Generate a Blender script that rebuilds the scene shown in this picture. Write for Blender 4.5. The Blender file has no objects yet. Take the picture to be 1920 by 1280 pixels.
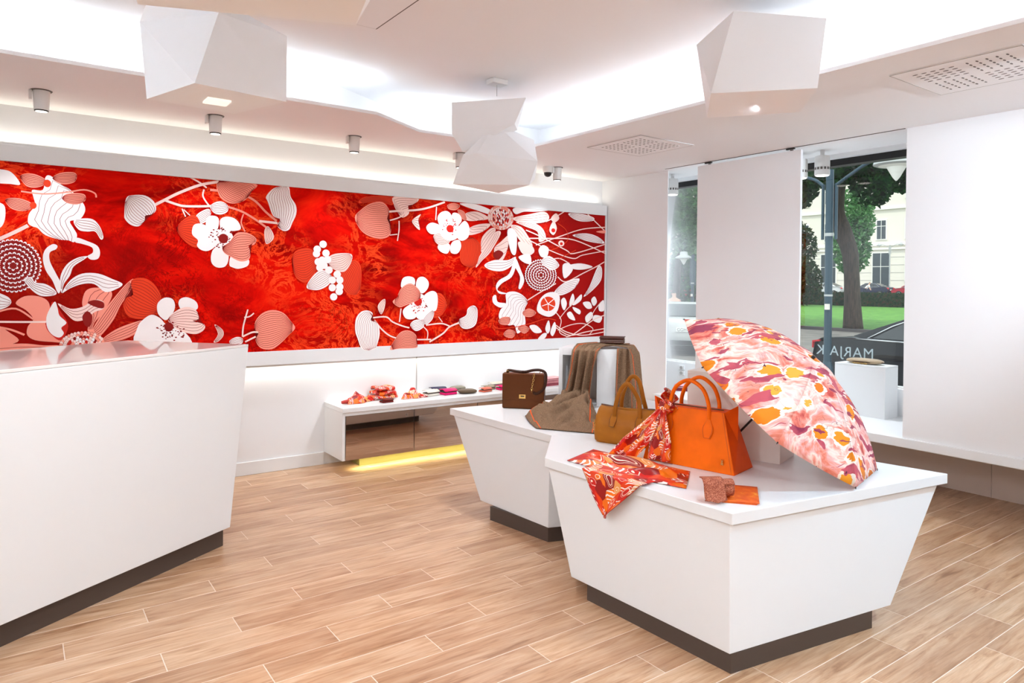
import bpy, bmesh, math, random
from mathutils import Vector, Matrix, geometry, noise
random.seed(7)
scene = bpy.context.scene
col = scene.collection

# ---------------------------------------------------------------- camera
cam_d = bpy.data.cameras.new('camera'); cam = bpy.data.objects.new('camera', cam_d); col.objects.link(cam)
YAW, PITCH, ROLL = math.radians(35.584), math.radians(0.387), math.radians(0.6286)
fw = Vector((math.sin(YAW)*math.cos(PITCH), math.cos(YAW)*math.cos(PITCH), -math.sin(PITCH)))
rt = Vector((math.cos(YAW), -math.sin(YAW), 0)); up = rt.cross(fw)
r2 = rt*math.cos(ROLL)+up*math.sin(ROLL); u2 = -rt*math.sin(ROLL)+up*math.cos(ROLL)
mw = Matrix((( r2.x, u2.x, -fw.x, 0), (r2.y, u2.y, -fw.y, 0), (r2.z, u2.z, -fw.z, 1.45), (0, 0, 0, 1)))
cam.matrix_world = mw
cam_d.sensor_width = 36; cam_d.lens = 36*1306.16/1920
cam_d.shift_y = -(640-543.39)/1920
cam_d.clip_end = 400; cam_d.clip_start = 0.05
scene.camera = cam

# ---------------------------------------------------------------- world, sun, exposure
w = bpy.data.worlds.new('sky'); scene.world = w; w.use_nodes = True
nt = w.node_tree; bg = nt.nodes['Background']
sky = nt.nodes.new('ShaderNodeTexSky'); sky.sky_type = 'HOSEK_WILKIE'; sky.turbidity = 5; sky.ground_albedo = .35
sky.sun_direction = Vector((-.45, -.35, .82)).normalized()
mixc = nt.nodes.new('ShaderNodeMix'); mixc.data_type = 'RGBA'; mixc.inputs['Factor'].default_value = .75
mixc.inputs['B'].default_value = (.92, .96, 1, 1)
nt.links.new(sky.outputs[0], mixc.inputs['A']); nt.links.new(mixc.outputs['Result'], bg.inputs['Color'])
bg.inputs['Strength'].default_value = .85
sd = bpy.data.lights.new('sun', 'SUN'); sd.energy = .8; sd.angle = .02; sd.color = (1, .96, .88)
so = bpy.data.objects.new('sun', sd); col.objects.link(so)
so.rotation_euler = Vector((.45, .35, -.82)).to_track_quat('-Z', 'Y').to_euler()
vs = scene.view_settings; vs.view_transform = 'Standard'; vs.look = 'None'; vs.gamma = 1; vs.use_curve_mapping = False
vs.exposure = 1.5

# the shop's own light: LED lines hidden in the ceiling cove, lamps
WARM = (.88, .95, 1); NEUT = (.82, .92, 1); COOL = (.92, .96, 1)
def area(name, loc, direction, sx, sy, power, color=NEUT, spread=math.pi):
    d = bpy.data.lights.new(name, 'AREA'); d.shape = 'RECTANGLE'; d.size = sx; d.size_y = sy; d.energy = power; d.color = color; d.spread = spread
    o = bpy.data.objects.new(name, d); col.objects.link(o); o.location = loc
    o.rotation_euler = Vector(direction).to_track_quat('-Z', 'Y').to_euler(); return o
def strip(name, p, q, direction, wd, power, color=NEUT, spread=math.pi):
    p, q = Vector(p), Vector(q); x = (q-p); L = x.length; x.normalize(); z = -Vector(direction).normalized(); y = z.cross(x).normalized(); z = x.cross(y)
    d = bpy.data.lights.new(name, 'AREA'); d.shape = 'RECTANGLE'; d.size = L; d.size_y = wd; d.energy = power; d.color = color; d.spread = spread
    o = bpy.data.objects.new(name, d); col.objects.link(o); m = Matrix((x, y, z)).transposed().to_4x4(); m.translation = (p+q)/2; o.matrix_world = m; return o
def spot(name, loc, target, power, size_deg, color=NEUT, blend=.5, r=.03):
    d = bpy.data.lights.new(name, 'SPOT'); d.energy = power; d.spot_size = math.radians(size_deg); d.spot_blend = blend; d.color = color; d.shadow_soft_size = r
    o = bpy.data.objects.new(name, d); col.objects.link(o); o.location = loc
    o.rotation_euler = (Vector(target)-Vector(loc)).to_track_quat('-Z', 'Y').to_euler(); return o
ZS, ZU = 2.547, 2.83       # soffit and coffer ceiling heights
COFFER = [(-1.8, 4.187), (1.914, 4.205), (2.375, 4.49), (3.35, 4.45), (3.35, -1.4), (-1.8, -1.4)]
strip('cove_light', (-1.8, 4.36, 2.62), (1.95, 4.36, 2.62), (0, .25, 1), .04, 3.6, NEUT)
strip('cove_light', (2.35, 4.68, 2.62), (3.4, 4.62, 2.62), (0, .25, 1), .04, 1.0, NEUT)
strip('cove_light', (3.52, 4.5, 2.62), (3.52, -1.4, 2.62), (.25, 0, 1), .04, 5.5, NEUT)
strip('cove_light', (-1.95, 4.2, 2.62), (-1.95, -1.4, 2.62), (-.25, 0, 1), .04, 42, NEUT)
strip('cove_light', (-1.8, -1.56, 2.62), (3.35, -1.56, 2.62), (0, -.25, 1), .04, 18, NEUT)
strip('cove_spill_light', (3.41, 4.3, 2.70), (3.41, -1.3, 2.70), (-1, 0, -.9), .012, 4, NEUT)
strip('mural_top_light', (-1.5, 5.38, 2.31), (4.95, 5.38, 2.31), (0, -.05, 1), .02, 2.2, (1, .93, .78))
strip('mural_bottom_light', (-1.5, 5.38, .81), (4.95, 5.38, .81), (0, -.05, -1), .02, 3, (1, .95, .82))
strip('bench_light', (2.16, 5.13, .096), (4.9, 5.13, .096), (0, 0, -1), .06, 2.6, (.95, 1, .6), math.radians(125))

# ---------------------------------------------------------------- helpers
def S(r, g, b):
    f = lambda c: (c/255/12.92) if c/255 <= .04045 else ((c/255+.055)/1.055)**2.4
    return (f(r), f(g), f(b), 1)
MATS = {}
def mat(name, c=(200, 200, 200), rough=.5, metal=0, spec=.5, emit=None, es=0, coat=0):
    m = bpy.data.materials.new(name); m.use_nodes = True; b = m.node_tree.nodes['Principled BSDF']
    b.inputs['Base Color'].default_value = S(*c); b.inputs['Roughness'].default_value = rough; b.inputs['Metallic'].default_value = metal
    b.inputs['Specular IOR Level'].default_value = spec; b.inputs['Coat Weight'].default_value = coat
    if emit: b.inputs['Emission Color'].default_value = S(*emit); b.inputs['Emission Strength'].default_value = es
    MATS[name] = m; return m
def N(m, t, **k):
    n = m.node_tree.nodes.new(t)
    for a, v in k.items():
        try: setattr(n, a, v)
        except Exception: n.inputs[a].default_value = v
    return n
def ln(m, a, b): m.node_tree.links.new(a, b)
def bsdf(m): return m.node_tree.nodes['Principled BSDF']
def ramp(m, fac, stops, interp='LINEAR'):
    r = N(m, 'ShaderNodeValToRGB'); r.color_ramp.interpolation = interp; e = r.color_ramp.elements
    while len(e) < len(stops): e.new(.5)
    for el, (p, c) in zip(e, stops): el.position = p; el.color = S(*c)
    ln(m, fac, r.inputs['Fac']); return r
def bump(m, h, strength=.3, dist=.002):
    b = N(m, 'ShaderNodeBump'); b.inputs['Strength'].default_value = strength; b.inputs['Distance'].default_value = dist
    ln(m, h, b.inputs['Height']); ln(m, b.outputs[0], bsdf(m).inputs['Normal'])
def ns(m, vec, scale, detail=4, rough=.55, dist=0):
    n = N(m, 'ShaderNodeTexNoise'); n.inputs['Scale'].default_value = scale; n.inputs['Detail'].default_value = detail; n.inputs['Roughness'].default_value = rough; n.inputs['Distortion'].default_value = dist
    if vec is not None: ln(m, vec, n.inputs['Vector'])
    return n
def mapping(m, vec, sc=(1, 1, 1), loc=(0, 0, 0), rot=(0, 0, 0)):
    p = N(m, 'ShaderNodeMapping'); p.inputs['Scale'].default_value = sc; p.inputs['Location'].default_value = loc; p.inputs['Rotation'].default_value = rot
    ln(m, vec, p.inputs['Vector']); return p.outputs[0]
def mixrgb(m, fac, a, b, mode='MIX'):
    x = N(m, 'ShaderNodeMix'); x.data_type = 'RGBA'; x.blend_type = mode
    for s, v in (('Factor', fac), ('A', a), ('B', b)):
        if hasattr(v, 'links'): ln(m, v, x.inputs[s])
        elif s == 'Factor': x.inputs[s].default_value = v
        else: x.inputs[s].default_value = S(*v)
    return x.outputs['Result']

class MB:
    def __init__(s): s.v = []; s.f = []; s.m = []; s.uv = None
    def add(s, vs_, fs, mi=0):
        o = len(s.v); s.v += [tuple(x) for x in vs_]; s.f += [tuple(i+o for i in f) for f in fs]; s.m += [mi]*len(fs); return s
    def box(s, a, b, mi=0):
        (x0, y0, z0), (x1, y1, z1) = a, b
        return s.add([(x0,y0,z0),(x1,y0,z0),(x1,y1,z0),(x0,y1,z0),(x0,y0,z1),(x1,y0,z1),(x1,y1,z1),(x0,y1,z1)],
                     [(0,3,2,1),(4,5,6,7),(0,1,5,4),(1,2,6,5),(2,3,7,6),(3,0,4,7)], mi)
    def frust(s, p0, z0, p1, z1, mi=0):
        n = len(p0)
        return s.add([(x,y,z0) for x,y in p0]+[(x,y,z1) for x,y in p1], [tuple(range(n))[::-1], tuple(range(n,2*n))]+[(i,(i+1)%n,n+(i+1)%n,n+i) for i in range(n)], mi)
    def prism(s, p, z0, z1, mi=0): return s.frust(p, z0, p, z1, mi)
    def obox(s, o, ax, ay, az, mi=0):      # box from origin and three edge vectors
        o, ax, ay, az = map(Vector, (o, ax, ay, az)); P = [o, o+ax, o+ax+ay, o+ay]; P += [p+az for p in P]
        return s.add(P, [(0,3,2,1),(4,5,6,7),(0,1,5,4),(1,2,6,5),(2,3,7,6),(3,0,4,7)], mi)
    def tube(s, pts, r, n=10, mi=0, closed=False, cap=True):
        P = [Vector(p) for p in pts]; k = len(P); rs = r if isinstance(r, (list, tuple)) else [r]*k
        o = len(s.v); prev = None
        for i, p in enumerate(P):
            if closed: t = P[(i+1) % k]-P[i-1]
            else: t = P[min(i+1, k-1)]-P[max(i-1, 0)]
            t.normalize()
            if prev is None:
                a = Vector((0, 0, 1)) if abs(t.z) < .9 else Vector((1, 0, 0)); x = t.cross(a).normalized()
            else: x = (prev-t*prev.dot(t)).normalized()
            prev = x; y = t.cross(x)
            for j in range(n):
                an = 2*math.pi*j/n; s.v.append(tuple(p+(x*math.cos(an)+y*math.sin(an))*rs[i]))
        for i in range(k if closed else k-1):
            for j in range(n):
                a = o+i*n+j; b = o+i*n+(j+1) % n; i2 = (i+1) % k; c = o+i2*n+(j+1) % n; d = o+i2*n+j
                s.f.append((a, b, c, d)); s.m.append(mi)
        if cap and not closed:
            s.f.append(tuple(range(o, o+n))[::-1]); s.m.append(mi); e = o+(k-1)*n; s.f.append(tuple(range(e, e+n))); s.m.append(mi)
        return s
    def lathe(s, prof, c=(0, 0, 0), n=20, mi=0):   # prof: (r, z)
        o = len(s.v)
        for r, z in prof:
            for j in range(n): a = 2*math.pi*j/n; s.v.append((c[0]+r*math.cos(a), c[1]+r*math.sin(a), c[2]+z))
        for i in range(len(prof)-1):
            for j in range(n): s.f.append((o+i*n+j, o+i*n+(j+1) % n, o+(i+1)*n+(j+1) % n, o+(i+1)*n+j)); s.m.append(mi)
        s.f.append(tuple(range(o, o+n))[::-1]); s.m.append(mi); e = o+(len(prof)-1)*n; s.f.append(tuple(range(e, e+n))); s.m.append(mi)
        return s
    def hull(s, pts, mi=0):
        bm = bmesh.new(); [bm.verts.new(p) for p in pts]; r = bmesh.ops.convex_hull(bm, input=bm.verts)
        bmesh.ops.delete(bm, geom=[g for g in r['geom_interior'] if isinstance(g, bmesh.types.BMVert)], context='VERTS')
        bmesh.ops.dissolve_limit(bm, angle_limit=.02, verts=bm.verts, edges=bm.edges)
        bm.verts.index_update(); s.add([v.co for v in bm.verts], [[v.index for v in f.verts] for f in bm.faces], mi); bm.free(); return s
    def ribbon(s, pts, wd, nrm=(0, 0, 1), mi=0):
        P = [Vector(p) for p in pts]; nrm = Vector(nrm); k = len(P); vv = []
        for i, p in enumerate(P):
            t = (P[min(i+1, k-1)]-P[max(i-1, 0)]).normalized(); q = t.cross(nrm).normalized(); ww = wd[i] if isinstance(wd, list) else wd
            vv += [p+q*ww/2, p-q*ww/2]
        return s.add(vv, [(2*i, 2*i+1, 2*i+3, 2*i+2) for i in range(k-1)], mi)
    def grid(s, fn, nu, nv, mi=0):
        o = len(s.v); s.uv = s.uv or {}
        for i in range(nu+1):
            for j in range(nv+1): s.uv[len(s.v)] = (i/nu, j/nv); s.v.append(tuple(fn(i/nu, j/nv)))
        for i in range(nu):
            for j in range(nv): a = o+i*(nv+1)+j; s.f.append((a, a+nv+1, a+nv+2, a+1)); s.m.append(mi)
        return s
    def mesh(s, name, mats):
        me = bpy.data.meshes.new(name); me.from_pydata(s.v, [], s.f)
        for m in (mats if isinstance(mats, (list, tuple)) else [mats]): me.materials.append(MATS[m] if isinstance(m, str) else m)
        for p, mi in zip(me.polygons, s.m): p.material_index = mi
        if s.uv:
            L = me.uv_layers.new(name='UVMap')
            for l in me.loops: L.data[l.index].uv = s.uv.get(l.vertex_index, (0, 0))
        bm = bmesh.new(); bm.from_mesh(me); bmesh.ops.recalc_face_normals(bm, faces=bm.faces); bm.to_mesh(me); bm.free()
        me.update(); return me
    def build(s, name, mats, parent=None, smooth=False, bevel=0, solid=0, sub=0):
        return link(name, s.mesh(name, mats), parent, smooth, bevel, solid, sub)
def link(name, me, parent=None, smooth=False, bevel=0, solid=0, sub=0):
    o = bpy.data.objects.new(name, me); col.objects.link(o)
    if parent: o.parent = parent
    if smooth:
        a = math.radians(40)
        for p in me.polygons: p.use_smooth = True
        if smooth != 'all':
            try: me.set_sharp_from_angle(angle=a)
            except Exception: pass
    if solid: m = o.modifiers.new('thickness', 'SOLIDIFY'); m.thickness = solid; m.offset = 0
    if sub: m = o.modifiers.new('subdiv', 'SUBSURF'); m.levels = sub; m.render_levels = sub
    if bevel: m = o.modifiers.new('bevel', 'BEVEL'); m.width = bevel; m.segments = 2; m.limit_method = 'ANGLE'; m.angle_limit = math.radians(40)
    return o
def tag(o, label=None, cat=None, group=None, kind=None):
    if label: o['label'] = label
    if cat: o['category'] = cat
    if group: o['group'] = group
    if kind: o['kind'] = kind
    return o
def thing(name, label, cat, loc=(0, 0, 0), rz=0, group=None):
    o = bpy.data.objects.new(name, None); col.objects.link(o); o.location = loc; o.rotation_euler = (0, 0, rz); o.empty_display_size = .1
    return tag(o, label, cat, group)
def spline(p, closed=True, k=5):
    n = len(p); out = []
    for i in range(n if closed else n-1):
        if closed: a, b, c, d = p[i-1], p[i], p[(i+1) % n], p[(i+2) % n]
        else: a, b, c, d = p[max(i-1, 0)], p[i], p[i+1], p[min(i+2, n-1)]
        for j in range(k):
            t = j/k; out.append(tuple(.5*((2*b[q])+(-a[q]+c[q])*t+(2*a[q]-5*b[q]+4*c[q]-d[q])*t*t+(-a[q]+3*b[q]-3*c[q]+d[q])*t**3) for q in range(len(b))))
    if not closed: out.append(tuple(p[-1]))
    return out
def xf(o, ax, ay, az):   # local frame -> world function
    o, ax, ay, az = map(Vector, (o, ax, ay, az)); return lambda a, b, c: o+ax*a+ay*b+az*c
def struct(name, mb, m, **k): return tag(mb.build(name, m, **k), kind='structure')

# ---------------------------------------------------------------- materials
mat('white_wall', (234, 234, 235), .6); mat('ceiling_white', (243, 242, 243), .7); mat('lacquer', (230, 230, 230), .28, spec=.4)
mat('lacquer_gloss', (236, 230, 226), .05, spec=.6); mat('plinth', (74, 61, 54), .45); mat('mirror', (215, 205, 200), .03, 1)
mat('gap', (95, 88, 84), .6); mat('paper_white', (246, 246, 248), .75, spec=.2); mat('metal_white', (232, 230, 228), .35); mat('black', (18, 17, 18), .35); mat('dark_rim', (25, 22, 22), .4)
mat('steel', (170, 170, 172), .25, 1); mat('gold', (225, 185, 110), .25, 1); mat('socket', (228, 228, 228), .4); mat('seam', (176, 172, 168), .7)
mat('lamp_led', (250, 245, 240), .5, emit=(255, 244, 230), es=.25); mat('spot_lens', (250, 245, 240), .4, emit=(255, 246, 235), es=1.2)
mat('olive_plinth', (150, 142, 84), .5); mat('kick_beige', (214, 196, 184), .35)
m = mat('grout', (226, 206, 190), .8)
# floor plank: wood-look tile, colour drifts from plank to plank
m = mat('plank', (205, 165, 130), .30, spec=.5)
tc = N(m, 'ShaderNodeTexCoord'); oi = N(m, 'ShaderNodeObjectInfo')
off = N(m, 'ShaderNodeVectorMath', operation='SCALE'); cmb = N(m, 'ShaderNodeCombineXYZ')
ln(m, oi.outputs['Random'], cmb.inputs[0]); ln(m, oi.outputs['Random'], cmb.inputs[1]); ln(m, cmb.outputs[0], off.inputs[0]); off.inputs['Scale'].default_value = 37
addv = N(m, 'ShaderNodeVectorMath', operation='ADD'); ln(m, tc.outputs['Object'], addv.inputs[0]); ln(m, off.outputs[0], addv.inputs[1])
g1 = ns(m, mapping(m, addv.outputs[0], (1.6, 16, 1)), 2.0, 6, .6, .9); g2 = ns(m, mapping(m, addv.outputs[0], (2.5, 60, 1)), 3, 3, .6); g3 = ns(m, mapping(m, addv.outputs[0], (1.2, 4, 1)), 1.6, 3)
c1 = ramp(m, g1.outputs['Fac'], [(.28, (166, 120, 84)), (.45, (204, 164, 128)), (.6, (218, 184, 152)), (.8, (228, 202, 176))])
c2 = ramp(m, g2.outputs['Fac'], [(.35, (170, 138, 112)), (.55, (255, 255, 255))]); c3 = ramp(m, g3.outputs['Fac'], [(.3, (206, 190, 178)), (.65, (255, 255, 255))])
cc = mixrgb(m, .22, c1.outputs[0], c2.outputs[0], 'MULTIPLY'); cc = mixrgb(m, .6, cc, c3.outputs[0], 'MULTIPLY')
vr = ramp(m, oi.outputs['Random'], [(0, (222, 208, 198)), (.5, (245, 238, 232)), (1, (255, 255, 255))]); cc = mixrgb(m, .8, cc, vr.outputs[0], 'MULTIPLY')
ln(m, cc, bsdf(m).inputs['Base Color']); bump(m, g1.outputs['Fac'], .12, .002)
# glass
def glass(name, tint=(240, 250, 247), refl=.9, dirt=0):
    m = bpy.data.materials.new(name); m.use_nodes = True; t = m.node_tree; t.nodes.clear(); MATS[name] = m
    o = N(m, 'ShaderNodeOutputMaterial'); tr = N(m, 'ShaderNodeBsdfTransparent'); gl = N(m, 'ShaderNodeBsdfGlossy'); mx = N(m, 'ShaderNodeMixShader'); fr = N(m, 'ShaderNodeFresnel')
    fr.inputs['IOR'].default_value = 1.5; tr.inputs['Color'].default_value = S(*tint); gl.inputs['Roughness'].default_value = 0.0; gl.inputs['Color'].default_value = (refl, refl, refl, 1)
    ln(m, fr.outputs[0], mx.inputs[0]); ln(m, tr.outputs[0], mx.inputs[1]); ln(m, gl.outputs[0], mx.inputs[2]); ln(m, mx.outputs[0], o.inputs[0]); return m
glass('window_glass')
# ================================================================ THE ROOM
XL, YB, YW, XW, XR = -2.6, -2.2, 5.41, 5.02, 4.94
# floor: a grout bed carrying wood-look tiles
fl = struct('floor', MB().add([(XL, YB, -.0008), (5.62, YB, -.0008), (5.62, YW, -.0008), (XL, YW, -.0008)], [(0, 1, 2, 3)]), 'grout')
PL, PW, GR = .917, .1515, .0031
pm = MB(); hx, hy = PL/2-GR/2, PW/2-GR/2
pm.add([(-hx,-hy,-.003),(hx,-hy,-.003),(hx,hy,-.003),(-hx,hy,-.003),(-hx,-hy,-.001),(hx,-hy,-.001),(hx,hy,-.001),(-hx,hy,-.001),
        (-hx+.001,-hy+.001,0),(hx-.001,-hy+.001,0),(hx-.001,hy-.001,0),(-hx+.001,hy-.001,0)],
       [(8,9,10,11),(4,5,9,8),(5,6,10,9),(6,7,11,10),(7,4,8,11),(0,1,5,4),(1,2,6,5),(2,3,7,6),(3,0,4,7)])
pmesh = pm.mesh('plank', 'plank')
cells = []
for i in range(-40, 25):
    y = 2.535+PW*i+PW/2
    if y-PW/2 < YB-.01 or y+PW/2 > YW+.08: continue
    x0 = .778+.306*(i % 3)
    for j in range(-6, 8):
        x = x0+PL*j+PL/2
        if x+PL/2 < XL or x-PL/2 > 5.6: continue
        cells.append((x, y))
def seen(c):
    x, y = c; d = x*fw.x+y*fw.y; s = x*rt.x+y*rt.y
    return (0 if (d > .9 and abs(s) < d*.78+.5) else 1, math.hypot(x, y))
cells.sort(key=seen)
for x, y in cells[:300]:
    o = link('plank', pmesh, fl); o.location = (x, y, 0)
rest = MB()
for x, y in cells[300:]: rest.add([(vx+x, vy+y, vz) for vx, vy, vz in pm.v], pm.f)
tag(rest.build('plank_field', 'plank', fl), kind='stuff')

# walls
struct('wall_back', MB().box((XL, YW, 0), (6.0, YW+.1, 2.9)), 'white_wall')
struct('wall_left', MB().box((XL-.1, YB, 0), (XL, YW, 2.9)), 'white_wall')
struct('wall_front', MB().box((XL, YB-.1, 0), (5.0, YB, 2.9)), 'white_wall')
struct('wall_right', MB().box((XR, YB, .44), (5.06, 2.305, 2.9)), 'white_wall')
struct('wall_window_side', MB().box((XW, 4.505, 0), (5.03, YW, 2.9)), 'white_wall')
struct('wall_window_apron', MB().box((5.75, 2.2, -.5), (5.95, YW, .655)), 'white_wall')
struct('wall_window_lintel', MB().box((5.70, 2.2, 2.565), (5.95, YW, 2.95)), 'white_wall')
struct('wall_window_reveal', MB().box((5.06, 2.2, .44), (5.95, 2.26, 2.95)).box((5.06, 1.0, .44), (5.2, 2.2, 2.9)), 'white_wall')
b = struct('baseboard_back', MB().box((XL, YW-.012, 0), (2.03, YW, .1)), 'lacquer', bevel=.003)
struct('trim_1', MB().box((2.852, YW-.004, .5), (2.862, YW, .83)), 'seam')
# window ledge with its recessed base panel
lg = thing('window_ledge', 'long white window ledge overhanging a beige base panel', 'ledge', (5.3, 2, 0))
lg['kind'] = 'structure'
def child(mb, name, m, t, **k):
    o = mb.build(name, m, t, **k); o.matrix_parent_inverse = Matrix.Translation(-t.location); return o
child(MB().box((4.925, YB, .375), (5.75, 4.585, .44)), 'ledge_top', 'lacquer', lg, bevel=.006)
child(MB().box((5.577, 2.905, .0), (5.72, 4.6, .375)), 'base_panel', 'kick_beige', lg)
child(MB().box((5.577, 2.0-.002+.002, .0), (5.72, 2.902, .375)), 'base_panel', 'kick_beige', lg)
child(MB().box((5.577, YB, .0), (5.72, 1.997, .375)), 'base_panel', 'kick_beige', lg)
# soffit with the coffer cut out of it
def shell(name, outer, hole, z0, z1, m):
    tri = geometry.tessellate_polygon([[Vector((x, y, 0)) for x, y in outer], [Vector((x, y, 0)) for x, y in hole]])
    P = outer+hole; n = len(P); mb = MB()
    mb.add([(x, y, z0) for x, y in P]+[(x, y, z1) for x, y in P], [tuple(t) for t in tri]+[tuple(i+n for i in t) for t in tri])
    h0 = len(outer); k = len(hole)
    mb.add([(x, y, z0) for x, y in hole]+[(x, y, z1) for x, y in hole], [(i, (i+1) % k, k+(i+1) % k, k+i) for i in range(k)])
    return struct(name, mb, m)
shell('ceiling_soffit', [(XL, YB), (XL, YW), (5.06, YW), (5.06, YB)], COFFER, ZS, ZS+.02, 'ceiling_white')
up_hole = [(-2.25, 4.64), (1.80, 4.655), (2.26, 4.94), (3.80, 4.90), (3.80, -1.85), (-2.25, -1.85)]
k = len(up_hole)
struct('ceiling_cove', MB().add([(x, y, ZS+.035) for x, y in up_hole]+[(x, y, ZU) for x, y in up_hole], [(i, (i+1) % k, k+(i+1) % k, k+i) for i in range(k)]), 'ceiling_white')
struct('ceiling', MB().box((XL-.1, YB-.1, ZU), (5.1, YW+.1, ZU+.1)), 'ceiling_white')
struct('ceiling_window_bay', MB().box((5.03, 2.2, 2.60), (5.95, YW, 2.9)).box((5.03, 2.2, ZS+.003), (5.058, YW, 2.6)), 'ceiling_white')
# hatch in the coffer ceiling
hatch = struct('ceiling_hatch', MB().box((1.0, 2.93, ZU-.002), (1.587, 3.512, ZU)), 'ceiling_white')
MB().box((1.588, 2.93, ZU-.0015), (1.594, 3.516, ZU)).build('hatch_gap', 'gap', hatch)
MB().box((1.0, 3.513, ZU-.0012), (1.587, 3.516, ZU)).build('hatch_gap', 'seam', hatch)

# curtain track along the window bay and the hanging panel
t = thing('panel_track', 'thin dark grey ceiling track along the window opening', 'track', (4.94, 3.4, ZS))
child(MB().box((4.927, 2.31, ZS-.004), (4.932, 4.46, ZS)), 'rail', 'gap', t)
for y in (3.17, 3.96):
    mb = MB().box((4.918, y-.035, ZS-.016), (4.936, y+.035, ZS-.0061)); child(mb, 'glider', 'black', t)
hp = thing('hanging_panel', 'tall white hanging panel between the two window openings', 'panel', (4.95, 3.6, .46))
child(MB().box((4.935, 3.085, .46), (4.96, 4.085, ZS-.024)), 'panel_sheet', 'white_wall', hp, bevel=.003)
for y in (3.17, 3.96): child(MB().box((4.94, y-.012, ZS-.03), (4.95, y+.012, ZS-.012)), 'hook', 'steel', hp)

# windows
for i, (y0, y1) in enumerate(((2.26, 4.18), (4.22, YW))):
    wn = thing('window_%d' % (i+1), None, None, (5.8, (y0+y1)/2, .655)); wn['kind'] = 'structure'
    child(MB().add([(5.80, y0, .655), (5.80, y1, .655), (5.80, y1, 2.57), (5.80, y0, 2.57)], [(0, 1, 2, 3)]), 'pane', 'window_glass', wn)
    child(MB().box((5.76, y0, 2.51), (5.86, y1, 2.57)), 'frame', 'black', wn)
    child(MB().box((5.78, y0, .655), (5.84, y1, .668)), 'sill_bead', 'metal_white', wn)
    if i == 0:
        child(MB().box((5.78, 4.18, .655), (5.84, 4.22, 2.57)), 'mullion', 'black', wn)
        m = mat('etched', (225, 228, 235), .5); m2 = m.node_tree; tr = N(m, 'ShaderNodeBsdfTransparent'); mx = N(m, 'ShaderNodeMixShader'); mx.inputs[0].default_value = .42
        ln(m, tr.outputs[0], mx.inputs[1]); ln(m, bsdf(m).outputs[0], mx.inputs[2]); ln(m, mx.outputs[0], m2.nodes['Material Output'].inputs[0])
        cu = bpy.data.curves.new('lettering', 'FONT'); cu.body = 'MARJA K'; cu.size = .12; cu.extrude = .0006; cu.space_character = 1.12
        to = bpy.data.objects.new('tmp', cu); col.objects.link(to); bpy.context.view_layer.update()
        me = bpy.data.meshes.new_from_object(to.evaluated_get(bpy.context.evaluated_depsgraph_get())); bpy.data.objects.remove(to)
        me.materials.clear(); me.materials.append(MATS['etched'])
        lo = link('lettering', me, wn); lo.matrix_parent_inverse = Matrix.Translation(-wn.location)
        lo.matrix_world = Matrix(((0, 0, 1, 5.806), (1, 0, 0, 2.945), (0, 1, 0, .872), (0, 0, 0, 1)))
# sockets under the window
for i, z in enumerate((.60, .545)):
    s_ = thing('wall_socket', 'upper round white wall socket below the left window' if i == 0 else 'lower round white wall socket below the left window', 'socket', (5.742, 4.93, z), group='wall sockets')
    mb = MB().obox((-.006, -.035, -.024), (.014, 0, 0), (0, .07, 0), (0, 0, .048)); mb.build('plate', 'socket', s_, bevel=.003)
    MB().tube([(-.012, 0, 0), (-.004, 0, 0)], .017, 14).build('insert', 'seam', s_)

# ---------------------------------------------------------------- ceiling fittings
def ceiling_spot(x, y, label, ln_=.115, tgt=None, pw=0, beam=NEUT, cone=95):
    t = thing('ceiling_spotlight', label, 'spotlight', (x, y, ZS), group='white cylinder ceiling spotlights')
    MB().lathe([(.052, -.004), (.055, 0)], n=20).build('ceiling_plate', 'gap', t)
    MB().lathe([(.036, -ln_), (.038, -ln_+.004), (.043, -.006), (.043, -.004)], n=24).build('housing', 'metal_white', t, smooth=True)
    MB().lathe([(.0345, -ln_-.006), (.0365, -ln_+.001)], n=24).build('rim', 'dark_rim', t)
    MB().lathe([(.030, -ln_-.0065), (.030, -ln_-.006)], n=20).build('lens', 'spot_lens', t)
    MB().box((-.062, -.018, -.06), (-.046, .018, -.003)).build('bracket', 'metal_white', t, bevel=.004)
    if pw: 
        d = Vector(tgt)-Vector((x, y, ZS-ln_-.012)); spot('spotlight_beam', (x, y, ZS-ln_-.012), tgt, pw, cone, beam, .8, .03)
    return t
SP = [((.126, 4.884), 'leftmost white cylinder spotlight above the red mural'), ((1.079, 4.895), 'white cylinder spotlight below the large left pendant lamp'),
      ((2.064, 4.93), 'white cylinder spotlight between the left and middle pendant lamps'), ((3.03, 5.0), 'white cylinder spotlight half hidden behind the middle pendant lamp'),
      ((4.10, 5.03), 'white cylinder spotlight next to the dark dome camera')]
for (x, y), l in SP: ceiling_spot(x, y, l, tgt=(x, 5.3, 1.1), pw=12)
for (x, y), tg, l in (((3.75, .62), (4.9, 1.9, 1.3), 'added unseen white cylinder spotlight near the window wall just right of the view'), ((3.75, -.2), (4.9, 3.75, 1.5), 'added unseen white cylinder spotlight near the window wall behind the photographer')): ceiling_spot(x, y, l, tgt=tg, pw=5 if y > 0 else 190, beam=(.76, .89, 1), cone=95 if y > 0 else 62)  # added out-of-view fixtures to brighten the right wall and hanging panel
ceiling_spot(3.62, .30, 'added unseen white cylinder spotlight at the cove edge right of the view', tgt=(3.15, 1.0, 0), pw=0); spot('spotlight_beam', (3.62, .30, ZS-.127), (3.25, 1.15, .1), 82, 90, (.46, .76, 1), .9, .03)  # added out-of-view fixture, its cool beam brightens the floor at right
t = thing('security_camera', 'small white ceiling camera with dark dome beside a spotlight', 'camera', (4.005, 5.05, ZS))
MB().lathe([(.038, -.055), (.045, -.045), (.05, 0)], n=20).build('housing', 'metal_white', t, smooth=True)
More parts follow.
